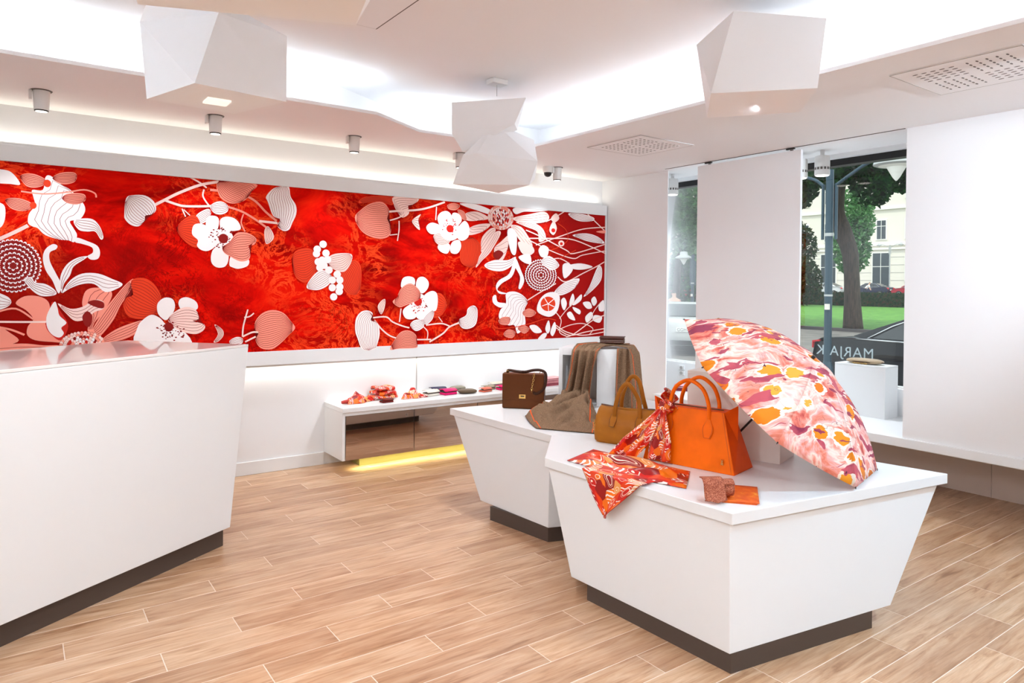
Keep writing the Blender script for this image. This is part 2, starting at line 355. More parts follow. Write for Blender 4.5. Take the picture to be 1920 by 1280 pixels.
MB().lathe([(.004, -.095), (.02, -.09), (.032, -.078), (.037, -.055)], n=20).build('dome', 'black', t, smooth=True)
def bay_spot(x, y, z, label):
    t = thing('bay_spotlight', label, 'spotlight', (x, y, z), group='window bay spotlights')
    MB().lathe([(.058, -.21), (.06, -.2), (.06, -.06), (.055, -.05)], n=24).build('housing', 'metal_white', t, smooth=True)
    MB().lathe([(.05, -.214), (.05, -.208)], n=24).build('lens', 'spot_lens', t)
    MB().box((-.012, -.012, -.055), (.012, .012, 0)).build('stem', 'metal_white', t)
    sl = MB()
    for k in range(14):
        a = 2*math.pi*k/14; c, s = math.cos(a), math.sin(a); sl.obox((c*.0605-s*.008, s*.0605+c*.008, -.165), (s*.016, -c*.016, 0), (0, 0, .02), (c*.001, s*.001, 0))
    tag(sl.build('vent_slots', 'gap', t), kind='stuff')
bay_spot(5.46, 3.22, 2.60, 'white cylinder spotlight hanging before the right window'); bay_spot(5.46, 4.84, 2.60, 'white cylinder spotlight hanging before the left window')
bay_spot(5.46, 3.42, 2.60, 'second white cylinder spotlight beside the panel edge in the right window')
for y in (3.22, 4.84, 3.42): spot('bay_beam', (5.46, y, 2.37), (5.42, y, .5), 18, 150, NEUT, .9, .04)
# ceiling vents
def vent(x, y, label, rz=0):
    t = thing('ceiling_vent', label, 'vent', (x, y, ZS), rz, 'perforated square ceiling vents')
    h = .29
    MB().box((-h, -h, -.006), (h, h, 0)).build('plate', 'ceiling_white', t, bevel=.002)
    fr = MB()
    for a in range(4):
        c, s = (1, 0, -1, 0)[a], (0, 1, 0, -1)[a]; fr.obox((c*(h-.004)-s*h, s*(h-.004)+c*h, -.0066), (s*2*h, -c*2*h, 0), (c*.004, s*.004, 0), (0, 0, .002))
    fr.build('edge_line', 'seam', t)
    for qx, qy, dr in ((-1, 1, 0), (1, 1, 1), (1, -1, 0), (-1, -1, 1)):
        sl = MB()
        for i in range(5):
            for j in range(5):
                cx, cy = qx*(.035+.042*i), qy*(.035+.042*j); a, b = (.013, .005) if dr else (.005, .013)
                P = [(cx+a*math.cos(q*math.pi/4), cy+b*math.sin(q*math.pi/4)) for q in range(8)]; sl.prism(P, -.0072, -.0055)
        tag(sl.build('slots', 'gap', t), kind='stuff')
vent(3.965, 3.85, 'square perforated vent in the ceiling above the left window'); vent(3.93, 1.50, 'large square perforated vent in the ceiling at the right edge', 0)

# ---------------------------------------------------------------- faceted pendant lamps
def pendant(label, hulls, top, led, power, canopy=True, base=None):
    c = Vector((top[0], top[1], ZU)); t = thing('pendant_lamp', label, 'pendant lamp', c, group='white faceted pendant lamps')
    mb = MB()
    for h in hulls: mb.hull([Vector(p)-c for p in h])
    sh = mb.build('shade', 'paper_white', t)
    zt = max(v[2] for v in mb.v)
    MB().tube([(0, 0, -.03), (0, 0, zt-.02)], .0018, 6).build('cable', 'seam', t)
    MB().prism([(-.06, -.045), (.06, -.045), (.06, .045), (-.06, .045)], -.035, 0).build('canopy', 'metal_white', t, bevel=.004)
    l = Vector(led)-c; z = l.z
    MB().box((l.x-.04, l.y-.04, z-.006), (l.x+.04, l.y+.04, z+.004)).build('light_panel', 'lamp_led', t)
    area('pendant_light', (led[0], led[1], led[2]-.015), (0, 0, -1), .08, .08, power*1.0, WARM)
    return t
pendant('white faceted pendant lamp at the centre hanging before the mural', [
    [(2.347, 3.987, 2.652), (2.745, 3.703, 2.689), (2.348, 3.985, 2.448), (2.419, 3.957, 2.329), (2.686, 3.744, 2.516), (2.747, 3.798, 2.491), (2.627, 4.217, 2.714), (2.874, 4.041, 2.741), (2.643, 4.167, 2.474), (2.827, 4.036, 2.540)],
    [(2.608, 3.861, 2.526), (2.776, 3.851, 2.494), (2.862, 3.764, 2.436), (2.798, 3.637, 2.267), (2.448, 3.826, 2.306), (2.377, 3.889, 2.293), (2.330, 3.933, 2.106), (2.741, 3.652, 2.106), (2.833, 3.709, 2.160), (2.806, 4.097, 2.104), (2.663, 4.128, 2.440)]],
    (2.64, 3.89), (2.683, 3.964, 2.117), 6)
B1, B2, B3, B4 = (.389, 2.832, 2.11), (.486, 2.505, 2.11), (.806, 2.554, 2.11), (.70, 2.865, 2.11)
pendant('large white faceted pendant lamp hanging at upper left', [
    [B1, B2, B3, B4, (0.372, 2.890, 2.404), (0.572, 2.562, 2.381), (0.677, 2.622, 2.421), (0.825, 2.614, 2.369), (0.692, 3.006, 2.534)],
    [(0.372, 2.890, 2.404), (0.579, 2.594, 2.392), (0.677, 2.622, 2.421), (0.692, 3.006, 2.534), (0.412, 2.715, 2.547), (0.761, 2.527, 2.593), (0.783, 2.881, 2.709)]],
    (.62, 2.66), (.60, 2.70, 2.109), 5)
pendant('white faceted pendant lamp cut off by the top edge of the photo', [
    [(.237, 1.88, 2.11), (.708, 1.69, 2.11), (.62, 1.36, 2.11), (.16, 1.42, 2.11), (.20, 1.93, 2.35), (.80, 1.76, 2.42), (.78, 1.30, 2.40), (.08, 1.38, 2.45)],
    [(.20, 1.93, 2.35), (.80, 1.76, 2.42), (.78, 1.30, 2.40), (.08, 1.38, 2.45), (.25, 1.75, 2.62), (.62, 1.72, 2.62), (.66, 1.40, 2.62), (.22, 1.42, 2.62)]],
    (.43, 1.58), (.43, 1.56, 2.109), 5)
pendant('white faceted pendant lamp at upper right near the cove', [
    [(2.592, 1.955, 2.678), (3.003, 1.760, 2.680), (2.877, 1.724, 2.333), (2.414, 1.932, 2.277), (2.617, 2.182, 2.594), (2.587, 2.103, 2.297), (2.692, 2.175, 2.260), (3.108, 1.952, 2.308), (3.069, 2.102, 2.318), (3.263, 1.967, 2.735), (2.997, 2.183, 2.792)]],
    (2.74, 1.96), (2.819, 2.011, 2.305), 15)
for i, (x, y) in enumerate(((-.9, .6), (1.9, -.7), (-.9, -1.0))):  # unseen pendants added behind the camera as fill light
    H = [(x+.25*math.cos(a+.3*j)*(.8, 1.1, .9)[j], y+.25*math.sin(a+.3*j)*(.8, 1.1, .9)[j], (2.62, 2.4, 2.13)[j]) for j in range(3) for a in (0, math.pi/2, math.pi, 3*math.pi/2)]
    pendant(('added unseen white faceted pendant lamp behind the photographer on the left', 'added unseen white faceted pendant lamp behind the photographer on the right', 'added unseen rearmost white faceted pendant lamp behind the photographer')[i], [H], (x, y), (x, y, 2.128), (5, 17, 5)[i])

# ================================================================ MURAL
YM = 5.335
MC = {'w': (250, 240, 238), 'k': (252, 214, 204), 'p': (250, 150, 130), 'o': (226, 58, 20), 'd': (142, 16, 10), 'r': (205, 28, 14)}
for k_, c in MC.items(): mat('print_'+k_, c, .6, spec=.2)
m = mat('print_ground', (222, 24, 8), .8, spec=.04)
tc = N(m, 'ShaderNodeTexCoord'); ob = tc.outputs['Object']
n1 = ns(m, mapping(m, ob, (.9, 1, 2.2)), 1.5, 6, .65, 1.2); n2 = ns(m, mapping(m, ob, (1, 1, 1.3), (3, 0, 5)), 3.2, 9, .72, 2.2)
base = ramp(m, n1.outputs['Fac'], [(.30, (120, 2, 2)), (.44, (172, 4, 1)), (.56, (214, 10, 1)), (.72, (236, 32, 6))])
tw = ramp(m, n2.outputs['Fac'], [(.455, (0, 0, 0)), (.485, (255, 255, 255)), (.515, (255, 255, 255)), (.545, (0, 0, 0))])
n3 = ns(m, mapping(m, ob, (1, 1, 1), (9, 0, 2)), 1.3, 3); msk = ramp(m, n3.outputs['Fac'], [(.42, (0, 0, 0)), (.58, (255, 255, 255))])
tw2 = mixrgb(m, 1, tw.outputs[0], msk.outputs[0], 'MULTIPLY')
c = mixrgb(m, tw2, base.outputs[0], (248, 70, 28))
n4 = ns(m, mapping(m, ob, (1.3, 1, 1), (21, 0, 3)), 4.2, 9, .75, 2.6); tw4 = ramp(m, n4.outputs['Fac'], [(.47, (0, 0, 0)), (.49, (255, 255, 255)), (.51, (255, 255, 255)), (.53, (0, 0, 0))]); n5 = ns(m, mapping(m, ob, (1, 1, 1), (2, 0, 14)), 1.6, 3); mk5 = ramp(m, n5.outputs['Fac'], [(.46, (0, 0, 0)), (.56, (255, 255, 255))]); tw5 = mixrgb(m, 1, tw4.outputs[0], mk5.outputs[0], 'MULTIPLY'); c = mixrgb(m, tw5, c, (132, 4, 2))
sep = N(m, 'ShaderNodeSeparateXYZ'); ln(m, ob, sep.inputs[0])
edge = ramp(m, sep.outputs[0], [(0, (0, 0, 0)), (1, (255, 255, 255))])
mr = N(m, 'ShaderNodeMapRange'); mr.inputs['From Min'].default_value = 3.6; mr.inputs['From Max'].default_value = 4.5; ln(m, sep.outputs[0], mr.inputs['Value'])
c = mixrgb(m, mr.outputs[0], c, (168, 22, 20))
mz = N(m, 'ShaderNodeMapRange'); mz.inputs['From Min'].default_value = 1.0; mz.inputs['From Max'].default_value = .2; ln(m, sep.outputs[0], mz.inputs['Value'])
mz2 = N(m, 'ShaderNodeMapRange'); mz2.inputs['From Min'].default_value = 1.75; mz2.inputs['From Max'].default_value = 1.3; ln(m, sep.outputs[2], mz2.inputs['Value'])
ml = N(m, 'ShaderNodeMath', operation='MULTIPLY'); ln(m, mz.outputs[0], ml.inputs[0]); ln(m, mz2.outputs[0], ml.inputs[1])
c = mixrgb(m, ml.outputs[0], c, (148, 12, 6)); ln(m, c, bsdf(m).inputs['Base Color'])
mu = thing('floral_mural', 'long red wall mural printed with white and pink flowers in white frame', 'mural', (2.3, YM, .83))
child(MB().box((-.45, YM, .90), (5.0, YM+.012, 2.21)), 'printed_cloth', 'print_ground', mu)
fr = MB()
for a, b_ in (((-.55, YM-.012, 2.183), (5.012, YM+.045, 2.285)), ((-.55, YM-.012, .828), (5.012, YM+.045, .932)), ((4.995, YM-.012, .932), (5.012, YM+.045, 2.183)), ((-.55, YM-.012, .932), (-.43, YM+.045, 2.183))):
    child(MB().box(a, b_), 'frame_rail', 'lacquer', mu, bevel=.002)
child(MB().box((-.45, YM+.045, 1.0), (4.95, YW, 1.05)).box((-.45, YM+.045, 2.05), (4.95, YW, 2.1)), 'wall_batten', 'white_wall', mu)
MURAL=[
('p','w',0,0,3,'d',[-106,2119,-37,2127,3,2098,30,2046,-19,2044,-106,2050]),
('p','w',6,14,6,'d',[93,2017,148,2022,161,2103,189,2115,246,2066,294,2037,332,1995,371,1947,377,1901,348,1848,295,1833,314,1789,334,1745,319,1699,286,1709,238,1712,163,1736,122,1778,94,1788,72,1809,76,1864,107,1921,98,1976]),
('p','p',7,0,4,'d',[30,2095,61,2117,106,2117,152,2097,163,2075,143,2046,98,2031,57,2043]),
('p','p',7,0,4,'d',[199,2101,227,2132,274,2148,322,2147,330,2114,312,2084,265,2068,227,2076]),
('p','p',7,0,4,'d',[-45,1942,-14,1958,44,1955,98,1926,80,1892,31,1880,-18,1895]),
('p','p',7,0,4,'d',[251,1977,275,2007,332,2018,376,2010,376,1970,333,1944,280,1948]),
('c','o',171,2065,20,24),
('c','o',98,1920,18,22),
('l','p',7,[35,2003,153,1997,275,2018,371,2042,430,2026,440,1998]),
('p','w',4,0,4,'d',[314,1835,362,1855,421,1853,461,1809,482,1741,467,1723,436,1773,392,1771,343,1780]),
('p','w',0,0,5,'d',[334,1728,392,1708,447,1681,464,1636,452,1595,413,1588,393,1610,422,1634,417,1669,363,1689,324,1699]),
('l','k',16,[-87,1691,0,1744,72,1792]),
('c','d',-3,1537,135,158),
('s','w',-3,1537,143,163),
('p','p',0,0,7,'d',[11,1303,56,1347,129,1347,180,1313,189,1246,166,1168,213,1111,251,1054,204,1055,112,1070,71,1105,75,1159,102,1203,65,1259]),
('p','p',3,7,3,'d',[365,1312,384,1381,434,1404,514,1393,534,1347,485,1242,435,1173,416,1105,396,1128,415,1220,375,1266]),
('p','p',5,0,4,'d',[416,1105,475,1231,545,1335,616,1429,663,1465,648,1394,586,1288,546,1194,485,1103,455,1080]),
('p','p',4,0,3,'d',[476,1057,556,1124,660,1168,723,1179,692,1108,619,1063,516,1038]),
('p','p',0,0,3,'d',[496,1021,598,1040,703,1036,703,1000,598,987,506,1003]),
('p','p',3,0,3,'d',[-135,1036,40,1051,158,1035,242,1031,233,998,131,980,22,964,-135,951]),
('p','p',0,0,2,'d',[-136,1197,-14,1118,22,1062,-135,1036]),
('p','k',0,0,3,'d',[252,986,158,951,40,935,-118,926,-118,912,113,898,233,930]),
('l','k',9,[-102,1191,48,1186,176,1184]),
('l','p',9,[-102,1164,-14,1140,57,1105]),
('l','p',8,[-85,1250,12,1270,102,1203]),
('p','w',4,0,2,'d',[-103,1368,-33,1347,-11,1309,-41,1276,-102,1266]),
('p','w',0,0,3,'d',[-105,1927,-71,1924,-46,1899,-46,1823,-66,1773,-105,1766]),
('p','w',0,0,6,'d',[150,1591,164,1647,201,1680,227,1672,220,1649,187,1626,188,1570,221,1492,249,1425,240,1369,226,1380,202,1447,165,1514]),
('p','w',2,0,4,'d',[250,1369,244,1470,277,1550,335,1597,393,1610,373,1587,316,1540,297,1483,264,1426]),
('p','w',3,0,5,'d',[254,1369,297,1449,364,1495,453,1497,534,1463,596,1429,555,1393,494,1376,433,1427,365,1427,297,1398]),
('p','w',4,0,4,'d',[221,1358,156,1347,110,1369,65,1424,55,1456,92,1468,110,1435,165,1425,212,1391]),
('p','r',0,0,3,'d',[203,1313,185,1246,168,1157,204,1095,251,1065,289,1154,250,1245]),
('p','w',0,0,5,'d',[217,1313,194,1280,171,1213,176,1146,204,1100,242,1082,265,1109,251,1144,279,1177,241,1223,231,1268]),
('p','k',3,0,4,'d',[231,1302,298,1267,366,1278,434,1323,484,1312,484,1265,435,1243,386,1198,327,1187,279,1234]),
('p','d',0,0,2,'d',[395,1306,439,1323,486,1306,484,1268,439,1277]),
('p','d',0,0,2,'d',[366,1215,395,1249,423,1214,410,1151,381,1157]),
('c','p',369,1026,131,89),
('s','m',369,1026,127,85),
('p','o',13,10,4,'d',[647,1453,721,1472,786,1431,830,1346,820,1262,766,1202,691,1192,628,1216,602,1276,612,1335,658,1358]),
('p','w',0,0,4,'d',[809,1238,809,1298,852,1337,902,1328,919,1279,903,1224,864,1182,831,1201]),
('p','w',0,0,3,'d',[941,1291,952,1328,998,1340,1055,1309,1065,1259,1010,1235,964,1248]),
('p','w',0,0,4,'d',[687,1013,686,1132,718,1185,771,1220,826,1195,875,1139,965,1112,1017,999]),
('p','k',8,0,5,'d',[875,1188,930,1248,998,1272,1056,1247,1073,1184,1033,1173,1109,1146,1109,1108,1057,1079,977,1094,920,1126]),
('c','d',881,1133,29,32),
('d','d',892,1096,96,60),
('l','k',14,[782,1972,847,2013,936,2069,1072,2137,1201,2174]),
('l','k',12,[847,2013,925,1989,982,1981,1120,1991,1203,2004]),
('l','p',12,[1143,2110,1323,2103,1448,2061,1538,1977,1617,1916]),
('l','p',11,[1251,2001,1361,1971,1449,1925,1513,1883,1565,1847]),
('l','k',8,[1102,2109,1096,2058,1138,1993]),
('l','k',8,[1009,2187,1072,2156,1119,2123]),
('l','k',6,[959,1961,982,1907]),
('l','k',5,[970,1956,1011,1918]),
('l','p',7,[1374,1952,1359,1887,1387,1824]),
('l','k',13,[1487,1908,1623,1901]),
('p','w',12,7,1,'d',[603,1900,613,2006,654,2031,728,2034,782,1996,795,1943,772,1911,729,1896,724,1860,687,1822,640,1831,608,1865]),
('p','p',14,0,3,'d',[1207,2179,1460,2182,1435,2125,1385,2056,1311,2025,1251,2033,1202,2080]),
('p','w',10,11,3,'d',[1550,2056,1537,2095,1588,2158,1654,2182,1707,2182,1721,2110,1762,2046,1765,1979,1736,1910,1710,1855,1663,1846,1623,1883,1643,1931,1590,1954]),
('p','w',6,0,3,'d',[1143,1987,1173,2021,1220,2033,1263,2008,1263,1964,1221,1939,1173,1945]),
('p','w',6,0,4,'d',[1051,1868,1045,1905,1074,1944,1132,1973,1150,1937,1121,1885,1086,1864]),
('p','k',4,0,2,'d',[1540,1740,1526,1832,1552,1873,1591,1822,1592,1776]),
('p','o',10,0,3,'d',[926,1824,1005,1915,1062,1906,1086,1808,1064,1695,983,1729]),
('p','w',0,0,3,'d',[1121,1910,1174,1926,1203,1903,1198,1839,1169,1775,1121,1810]),
('p','w',0,0,3,'d',[1210,1891,1251,1925,1312,1916,1350,1874,1350,1835,1276,1818,1228,1790]),
('p','w',0,0,5,'d',[1025,1817,1040,1855,1086,1864,1145,1836,1180,1788,1181,1712,1134,1673,1087,1677,1058,1707,1064,1745,1029,1780]),
('p','w',0,0,4,'d',[1152,1636,1169,1687,1217,1714,1265,1690,1272,1614,1248,1563,1194,1555,1158,1585]),
('p','w',0,0,3,'d',[1278,1576,1290,1640,1351,1629,1414,1618,1408,1573,1346,1549,1303,1557]),
('c','w',1231,1759,75,79),
('c','d',1235,1765,33,35),
('d','d',1228,1771,92,60),
('p','p',11,0,6,'d',[1229,1702,1277,1742,1325,1808,1387,1818,1437,1801,1469,1770,1451,1730,1413,1722,1426,1671,1414,1618,1352,1604,1278,1640,1241,1664]),
('p','p',17,12,6,'d',[1462,1098,1468,1163,1519,1222,1596,1243,1675,1219,1729,1158,1764,1103,1717,1051,1651,986,1586,947,1508,959,1469,1020,1488,1071]),
('l','k',8,[1375,1049,1380,1127,1411,1249]),
('l','k',7,[1386,1191,1424,1197,1455,1222]),
('l','k',9,[1375,1049,1443,1079,1488,1078]),
('l','k',9,[1394,1010,1469,1046]),
('p','w',5,0,2,'d',[1283,1020,1331,1048,1375,1036,1369,998,1307,987]),
('p','k',5,0,2,'d',[1174,1018,1204,1074,1179,1144,1234,1105,1240,1060,1204,1019]),
('p','o',13,0,3,'d',[1738,1611,1762,1695,1867,1719,1927,1656,1915,1525,1843,1453,1764,1497]),
('p','o',13,0,3,'d',[2133,1583,2252,1640,2303,1560,2284,1376,2184,1369,2127,1462]),
('p','k',8,6,2,'d',[2028,1659,2097,1688,2216,1686,2210,1611,2154,1543,2070,1561,2022,1606]),
('p','w',8,3,0,'d',[1850,1420,1895,1499,1962,1552,2043,1528,2037,1448,1963,1401,1896,1397]),
('c','w',1980,1756,30,29),
('c','w',1933,1715,30,29),
('c','w',1927,1679,29,28),
('c','w',2004,1687,30,29),
('c','w',1974,1631,30,29),
('c','w',1941,1617,29,29),
('c','w',2018,1637,30,29),
('c','w',1955,1572,29,29),
('c','w',2029,1554,31,29),
('c','w',2098,1522,31,29),
('c','w',2058,1475,30,29),
('c','w',2120,1476,30,30),
('c','w',2058,1415,30,29),
('c','w',2120,1422,31,29),
('c','w',2116,1385,31,29),
('c','w',2070,1342,30,29),
('c','w',1988,1590,30,29),
('p','o',6,0,2,'d',[2276,2101,2334,2159,2572,2179,2573,2109,2452,2128]),
('p','k',8,3,5,'d',[2587,2180,2814,2185,2775,2132,2720,2114,2728,2050,2666,2011,2619,2057,2588,2111]),
('l','k',12,[2543,2052,2635,2065,2791,2083,2920,2114,3077,2174]),
('l','k',8,[2536,1975,2635,2009,2713,2063]),
('l','k',7,[2636,1981,2636,1904,2622,1812]),
('l','k',6,[2552,1857,2621,1868]),
('l','k',7,[2994,2127,2987,2010]),
('p','p',17,5,0,'d',[2242,1983,2291,2047,2378,2108,2482,2127,2543,2065,2528,1995,2559,1927,2552,1857,2485,1824,2381,1835,2293,1885]),
('p','k',4,0,2,'d',[2761,1996,2840,2051,2816,1999,2833,1915,2777,1954]),
('p','w',0,0,3,'d',[3231,2174,3398,2180,3562,2138,3544,2099,3399,2127,3292,2149]),
('p','k',3,0,3,'d',[3293,2089,3417,2113,3545,2061,3400,2029,3303,2030]),
('p','k',3,0,3,'d',[3330,1957,3437,2001,3564,2008,3474,1935,3331,1897]),
('p','k',3,0,3,'d',[3457,1797,3474,1889,3565,1970,3620,1958,3548,1831,3476,1737]),
('p','k',3,0,3,'d',[3406,1606,3440,1705,3548,1847,3621,1942,3677,1930,3567,1756,3477,1676]),
('p','k',3,0,3,'d',[3827,2087,4004,2130,4185,2167,4248,2122,4207,2071,4045,2045,3847,2057]),
('p','k',3,0,3,'d',[3790,2014,3906,2005,3986,1930,4048,1837,4008,1788,3908,1863,3829,1954]),
('p','k',3,0,3,'d',[3847,2049,4045,2053,4167,2004,4210,1909,4128,1873,4106,1968,3965,2009]),
('p','w',0,0,3,'d',[3817,2172,4002,2210,4247,2188,4083,2160,3944,2150,3846,2120]),
('p','p',5,0,2,'d',[3103,2150,3171,2172,3231,2152,3189,2112,3120,2114]),
('p','p',4,0,2,'d',[3206,2113,3275,2103,3303,2030,3250,2042]),
('c','k',3675,2077,145,115),
('s','m',3675,2077,137,108),
('p','o',13,1,4,'d',[3253,1833,3367,1876,3457,1812,3440,1705,3388,1606,3281,1625,3237,1684]),
('p','w',0,0,3,'d',[3004,2026,3036,2079,3103,2095,3147,2050,3114,1959,3038,1955]),
('p','w',0,0,2,'d',[3155,2080,3224,2077,3250,2019,3190,1964,3147,1991]),
('p','w',0,0,3,'d',[3199,1935,3277,2021,3330,1972,3322,1881,3253,1841,3200,1875]),
('p','w',0,0,3,'d',[2898,1954,2955,1986,3055,1956,3072,1913,2956,1885,2906,1911]),
('p','w',0,0,3,'d',[3133,1769,3158,1829,3226,1847,3248,1788,3211,1728,3150,1728]),
('p','w',0,0,2,'d',[3007,1779,3056,1824,3133,1798,3108,1724,3040,1736]),
('p','k',8,0,3,'d',[2964,1849,2989,1894,3089,1914,3149,1873,3107,1805,3023,1794]),
('c','w',3131,1928,106,91),
('c','r',3131,1943,37,33),
('d','r',3131,1960,85,50),
('p','w',3,0,3,'d',[3496,1631,3605,1680,3756,1684,3852,1719,3814,1639,3700,1582,3570,1587]),
('p','k',3,0,3,'d',[3604,1788,3678,1853,3772,1919,3755,1794,3699,1683,3624,1711]),
('p','d',0,0,2,'d',[3595,1741,3651,1774,3708,1745,3661,1689,3614,1696]),
('p','w',0,0,3,'d',[3752,1965,3809,1984,3859,1924,3851,1750,3803,1749,3763,1856]),
('p','k',0,0,2,'d',[3879,1862,4028,1836,4069,1774,3989,1731,3910,1768]),
('p','w',0,0,3,'d',[3852,1703,3912,1594,3953,1500,3914,1420,3885,1428,3903,1531,3833,1640]),
('p','w',0,0,5,'d',[3833,1702,3853,1640,3806,1529,3692,1465,3646,1403,3760,1372,3665,1372,3627,1434,3664,1496,3777,1560]),
('l','k',8,[3947,1896,4251,1911,4572,1910,4995,1791]),
('l','k',8,[3966,1977,4148,1922,4465,1805,4574,1776,4993,1886]),
('l','k',7,[4088,1839,4377,1934,4681,2025,4997,2063]),
('l','k',7,[3927,1911,4253,1797,4553,1725,4685,1763,4994,1817]),
('l','k',8,[4746,2181,4998,2016]),
('l','k',8,[4362,1538,4469,1490,4688,1577,4869,1649,4989,1704]),
('l','k',8,[4341,1472,4155,1389,3995,1309]),
('l','k',7,[4254,1699,4380,1720,4510,1674]),
('l','k',7,[4207,2071,4332,2128,4437,2185]),
('l','o',5,[4354,2064,4462,2004,4485,1906,4379,1835,4274,1798]),
('l','o',5,[4380,1720,4508,1774,4596,1810]),
('p','k',0,0,2,'d',[4269,2108,4331,2161,4374,2114,4312,2069]),
('p','k',0,0,2,'d',[4250,1992,4301,2085,4344,2014,4303,1946]),
('c','r',4300,1992,25,20),
('c','k',4404,1869,38,30),
('c','r',4404,1866,19,15),
('p','w',6,0,3,'d',[4492,2172,4679,2176,4826,2152,4815,2117,4658,2102,4547,2126]),
('p','w',6,0,3,'d',[4549,1959,4727,1985,4887,1959,4981,1894,4773,1902,4638,1930]),
('p','w',0,0,2,'d',[4510,1657,4664,1678,4823,1648,4687,1616,4554,1621]),
('p','w',5,0,3,'d',[4703,1340,4780,1443,4892,1650,4950,1634,4940,1513,4827,1409]),
('p','w',6,0,3,'d',[4322,1390,4448,1481,4644,1526,4579,1424,4450,1365,4364,1357]),
('p','w',0,0,2,'d',[4424,1655,4510,1674,4555,1608,4447,1523]),
('p','p',0,0,1,'d',[4863,2009,4991,2030,4980,1998]),
('c','d',4153,1551,179,139),
('s','w',4153,1551,187,145),
('p','w',0,0,2,'d',[3881,1720,4009,1748,4030,1661,3950,1666]),
('p','w',5,0,2,'d',[4151,1680,4254,1740,4381,1654,4277,1602]),
('p','w',0,0,2,'d',[4119,1792,4169,1842,4242,1813,4223,1731,4151,1729]),
('p','w',7,3,7,'d',[3741,1372,3837,1391,3935,1357,3995,1293,3957,1214,3969,1070,3881,994,3841,1074,3764,1075,3668,1140,3677,1217,3742,1279]),
('p','w',0,0,3,'d',[3591,1341,3628,1357,3648,1295,3742,1279,3686,1240,3601,1280]),
('p','p',6,0,2,'d',[3659,1124,3715,1154,3792,1145,3774,1083,3688,1085]),
('p','p',6,0,2,'d',[3718,999,3774,1036,3852,1010,3823,956,3746,967]),
('p','p',6,0,2,'d',[3880,1041,3939,1074,4019,1037,3960,991]),
('p','p',6,0,2,'d',[3937,1198,4016,1229,4097,1188,4037,1149,3957,1158]),
('l','o',5,[3595,1080,3670,1047,3861,1057,4058,1092,4221,1129,4347,1111]),
('p','w',0,0,4,'d',[4107,1212,4136,1309,4217,1373,4322,1387,4390,1341,4367,1209,4283,1148,4179,1163]),
('c','o',4244,1272,92,71),
('l','w',6,[4244,1272,4197,1333]),
('l','w',6,[4244,1272,4312,1316]),
('l','w',6,[4244,1272,4324,1242]),
('l','w',6,[4244,1272,4251,1202]),
('l','w',6,[4244,1272,4168,1252]),
('p','w',0,0,2,'d',[4408,1308,4450,1332,4483,1274,4452,1208,4419,1241]),
('p','w',0,0,2,'d',[4516,1291,4558,1374,4581,1307,4527,1240]),
('p','w',0,0,2,'d',[4560,1274,4669,1366,4670,1307,4582,1257]),
('p','w',0,0,2,'d',[4485,1174,4539,1190,4595,1106,4518,1124]),
('p','w',0,0,2,'d',[4560,1240,4660,1205,4650,1163,4583,1198]),
('p','w',0,0,2,'d',[4693,1281,4783,1289,4818,1229,4750,1221]),
('p','w',0,0,2,'d',[4805,1306,4851,1344,4886,1289,4841,1246]),
('p','w',0,0,2,'d',[4729,1137,4807,1187,4831,1135,4752,1077]),
('p','w',0,0,2,'d',[4854,1152,4958,1133,4924,1073,4831,1101]),
('p','w',0,0,2,'d',[4910,1254,4979,1306,4988,1202,4922,1194]),
('p','w',0,0,2,'d',[4018,1061,4099,1067,4171,1001,4080,995]),
('p','w',0,0,2,'d',[4212,1032,4252,1112,4274,1030,4244,982]),
('p','w',0,0,2,'d',[4275,998,4326,1095,4348,1028,4307,956]),
('p','w',0,0,2,'d',[4121,930,4182,984,4233,983,4203,935]),
('l','k',6,[4389,1126,4474,1208,4581,1290]),
('l','k',6,[4786,1102,4853,1203,4944,1288]),
('l','k',7,[4348,1037,4521,957,4742,984,4995,1011]),
('l','k',6,[4369,1011,4519,1057,4696,1070,4833,1015,4788,957]),
('l','k',7,[4347,1061,4477,992,4698,951,4996,976]),
('l','k',8,[4478,942,4586,971,4831,1101,4993,1149]),
('l','k',7,[4346,1185,4411,1109,4391,994,4477,950]),
('p','o',9,0,2,'d',[2946,1342,3045,1371,3105,1268,3047,1181,2964,1168]),
('p','w',0,0,3,'d',[2657,1426,2672,1497,2726,1516,2782,1499,2783,1442,2704,1420]),
('p','w',0,0,3,'d',[2799,1428,2814,1499,2870,1514,2919,1472,2912,1414,2856,1371]),
('p','w',0,0,3,'d',[2872,1342,2945,1392,3003,1371,3012,1283,2988,1218,2914,1255]),
('p','w',0,0,3,'d',[2675,1215,2706,1257,2784,1285,2817,1213,2786,1156,2707,1158]),
('p','w',0,0,2,'d',[2802,1185,2865,1256,2963,1226,2899,1154,2834,1148]),
('c','w',2819,1299,84,75),
('c','r',2819,1302,39,35),
('d','r',2820,1270,77,50),
('p','p',11,4,8,'d',[2634,1370,2673,1427,2751,1456,2831,1399,2840,1335,2784,1299,2706,1271,2643,1255,2581,1300,2627,1342]),
('l','k',9,[2402,1170,2522,1175,2583,1132,2676,1095,2739,1079]),
('l','k',9,[2417,1150,2493,1065,2584,1006,2724,980,2950,972]),
('l','k',8,[2659,1243,2645,1131]),
('l','k',7,[2875,1083,2916,1038,2909,966]),
('l','k',11,[2934,951,3066,1019,3133,1076,3235,1111]),
('l','k',9,[2899,1097,3048,1108,3133,1083]),
('l','k',5,[3022,1167,3061,1119]),
('p','w',12,5,9,'d',[2251,1072,2257,1166,2300,1220,2358,1230,2402,1205,2388,1150,2447,1121,2466,1038,2442,942,2420,909,2317,913,2273,1003]),
('p','p',12,5,0,'d',[2563,902,2600,978,2661,1046,2739,1055,2803,1013,2812,941,2805,906,2647,906]),
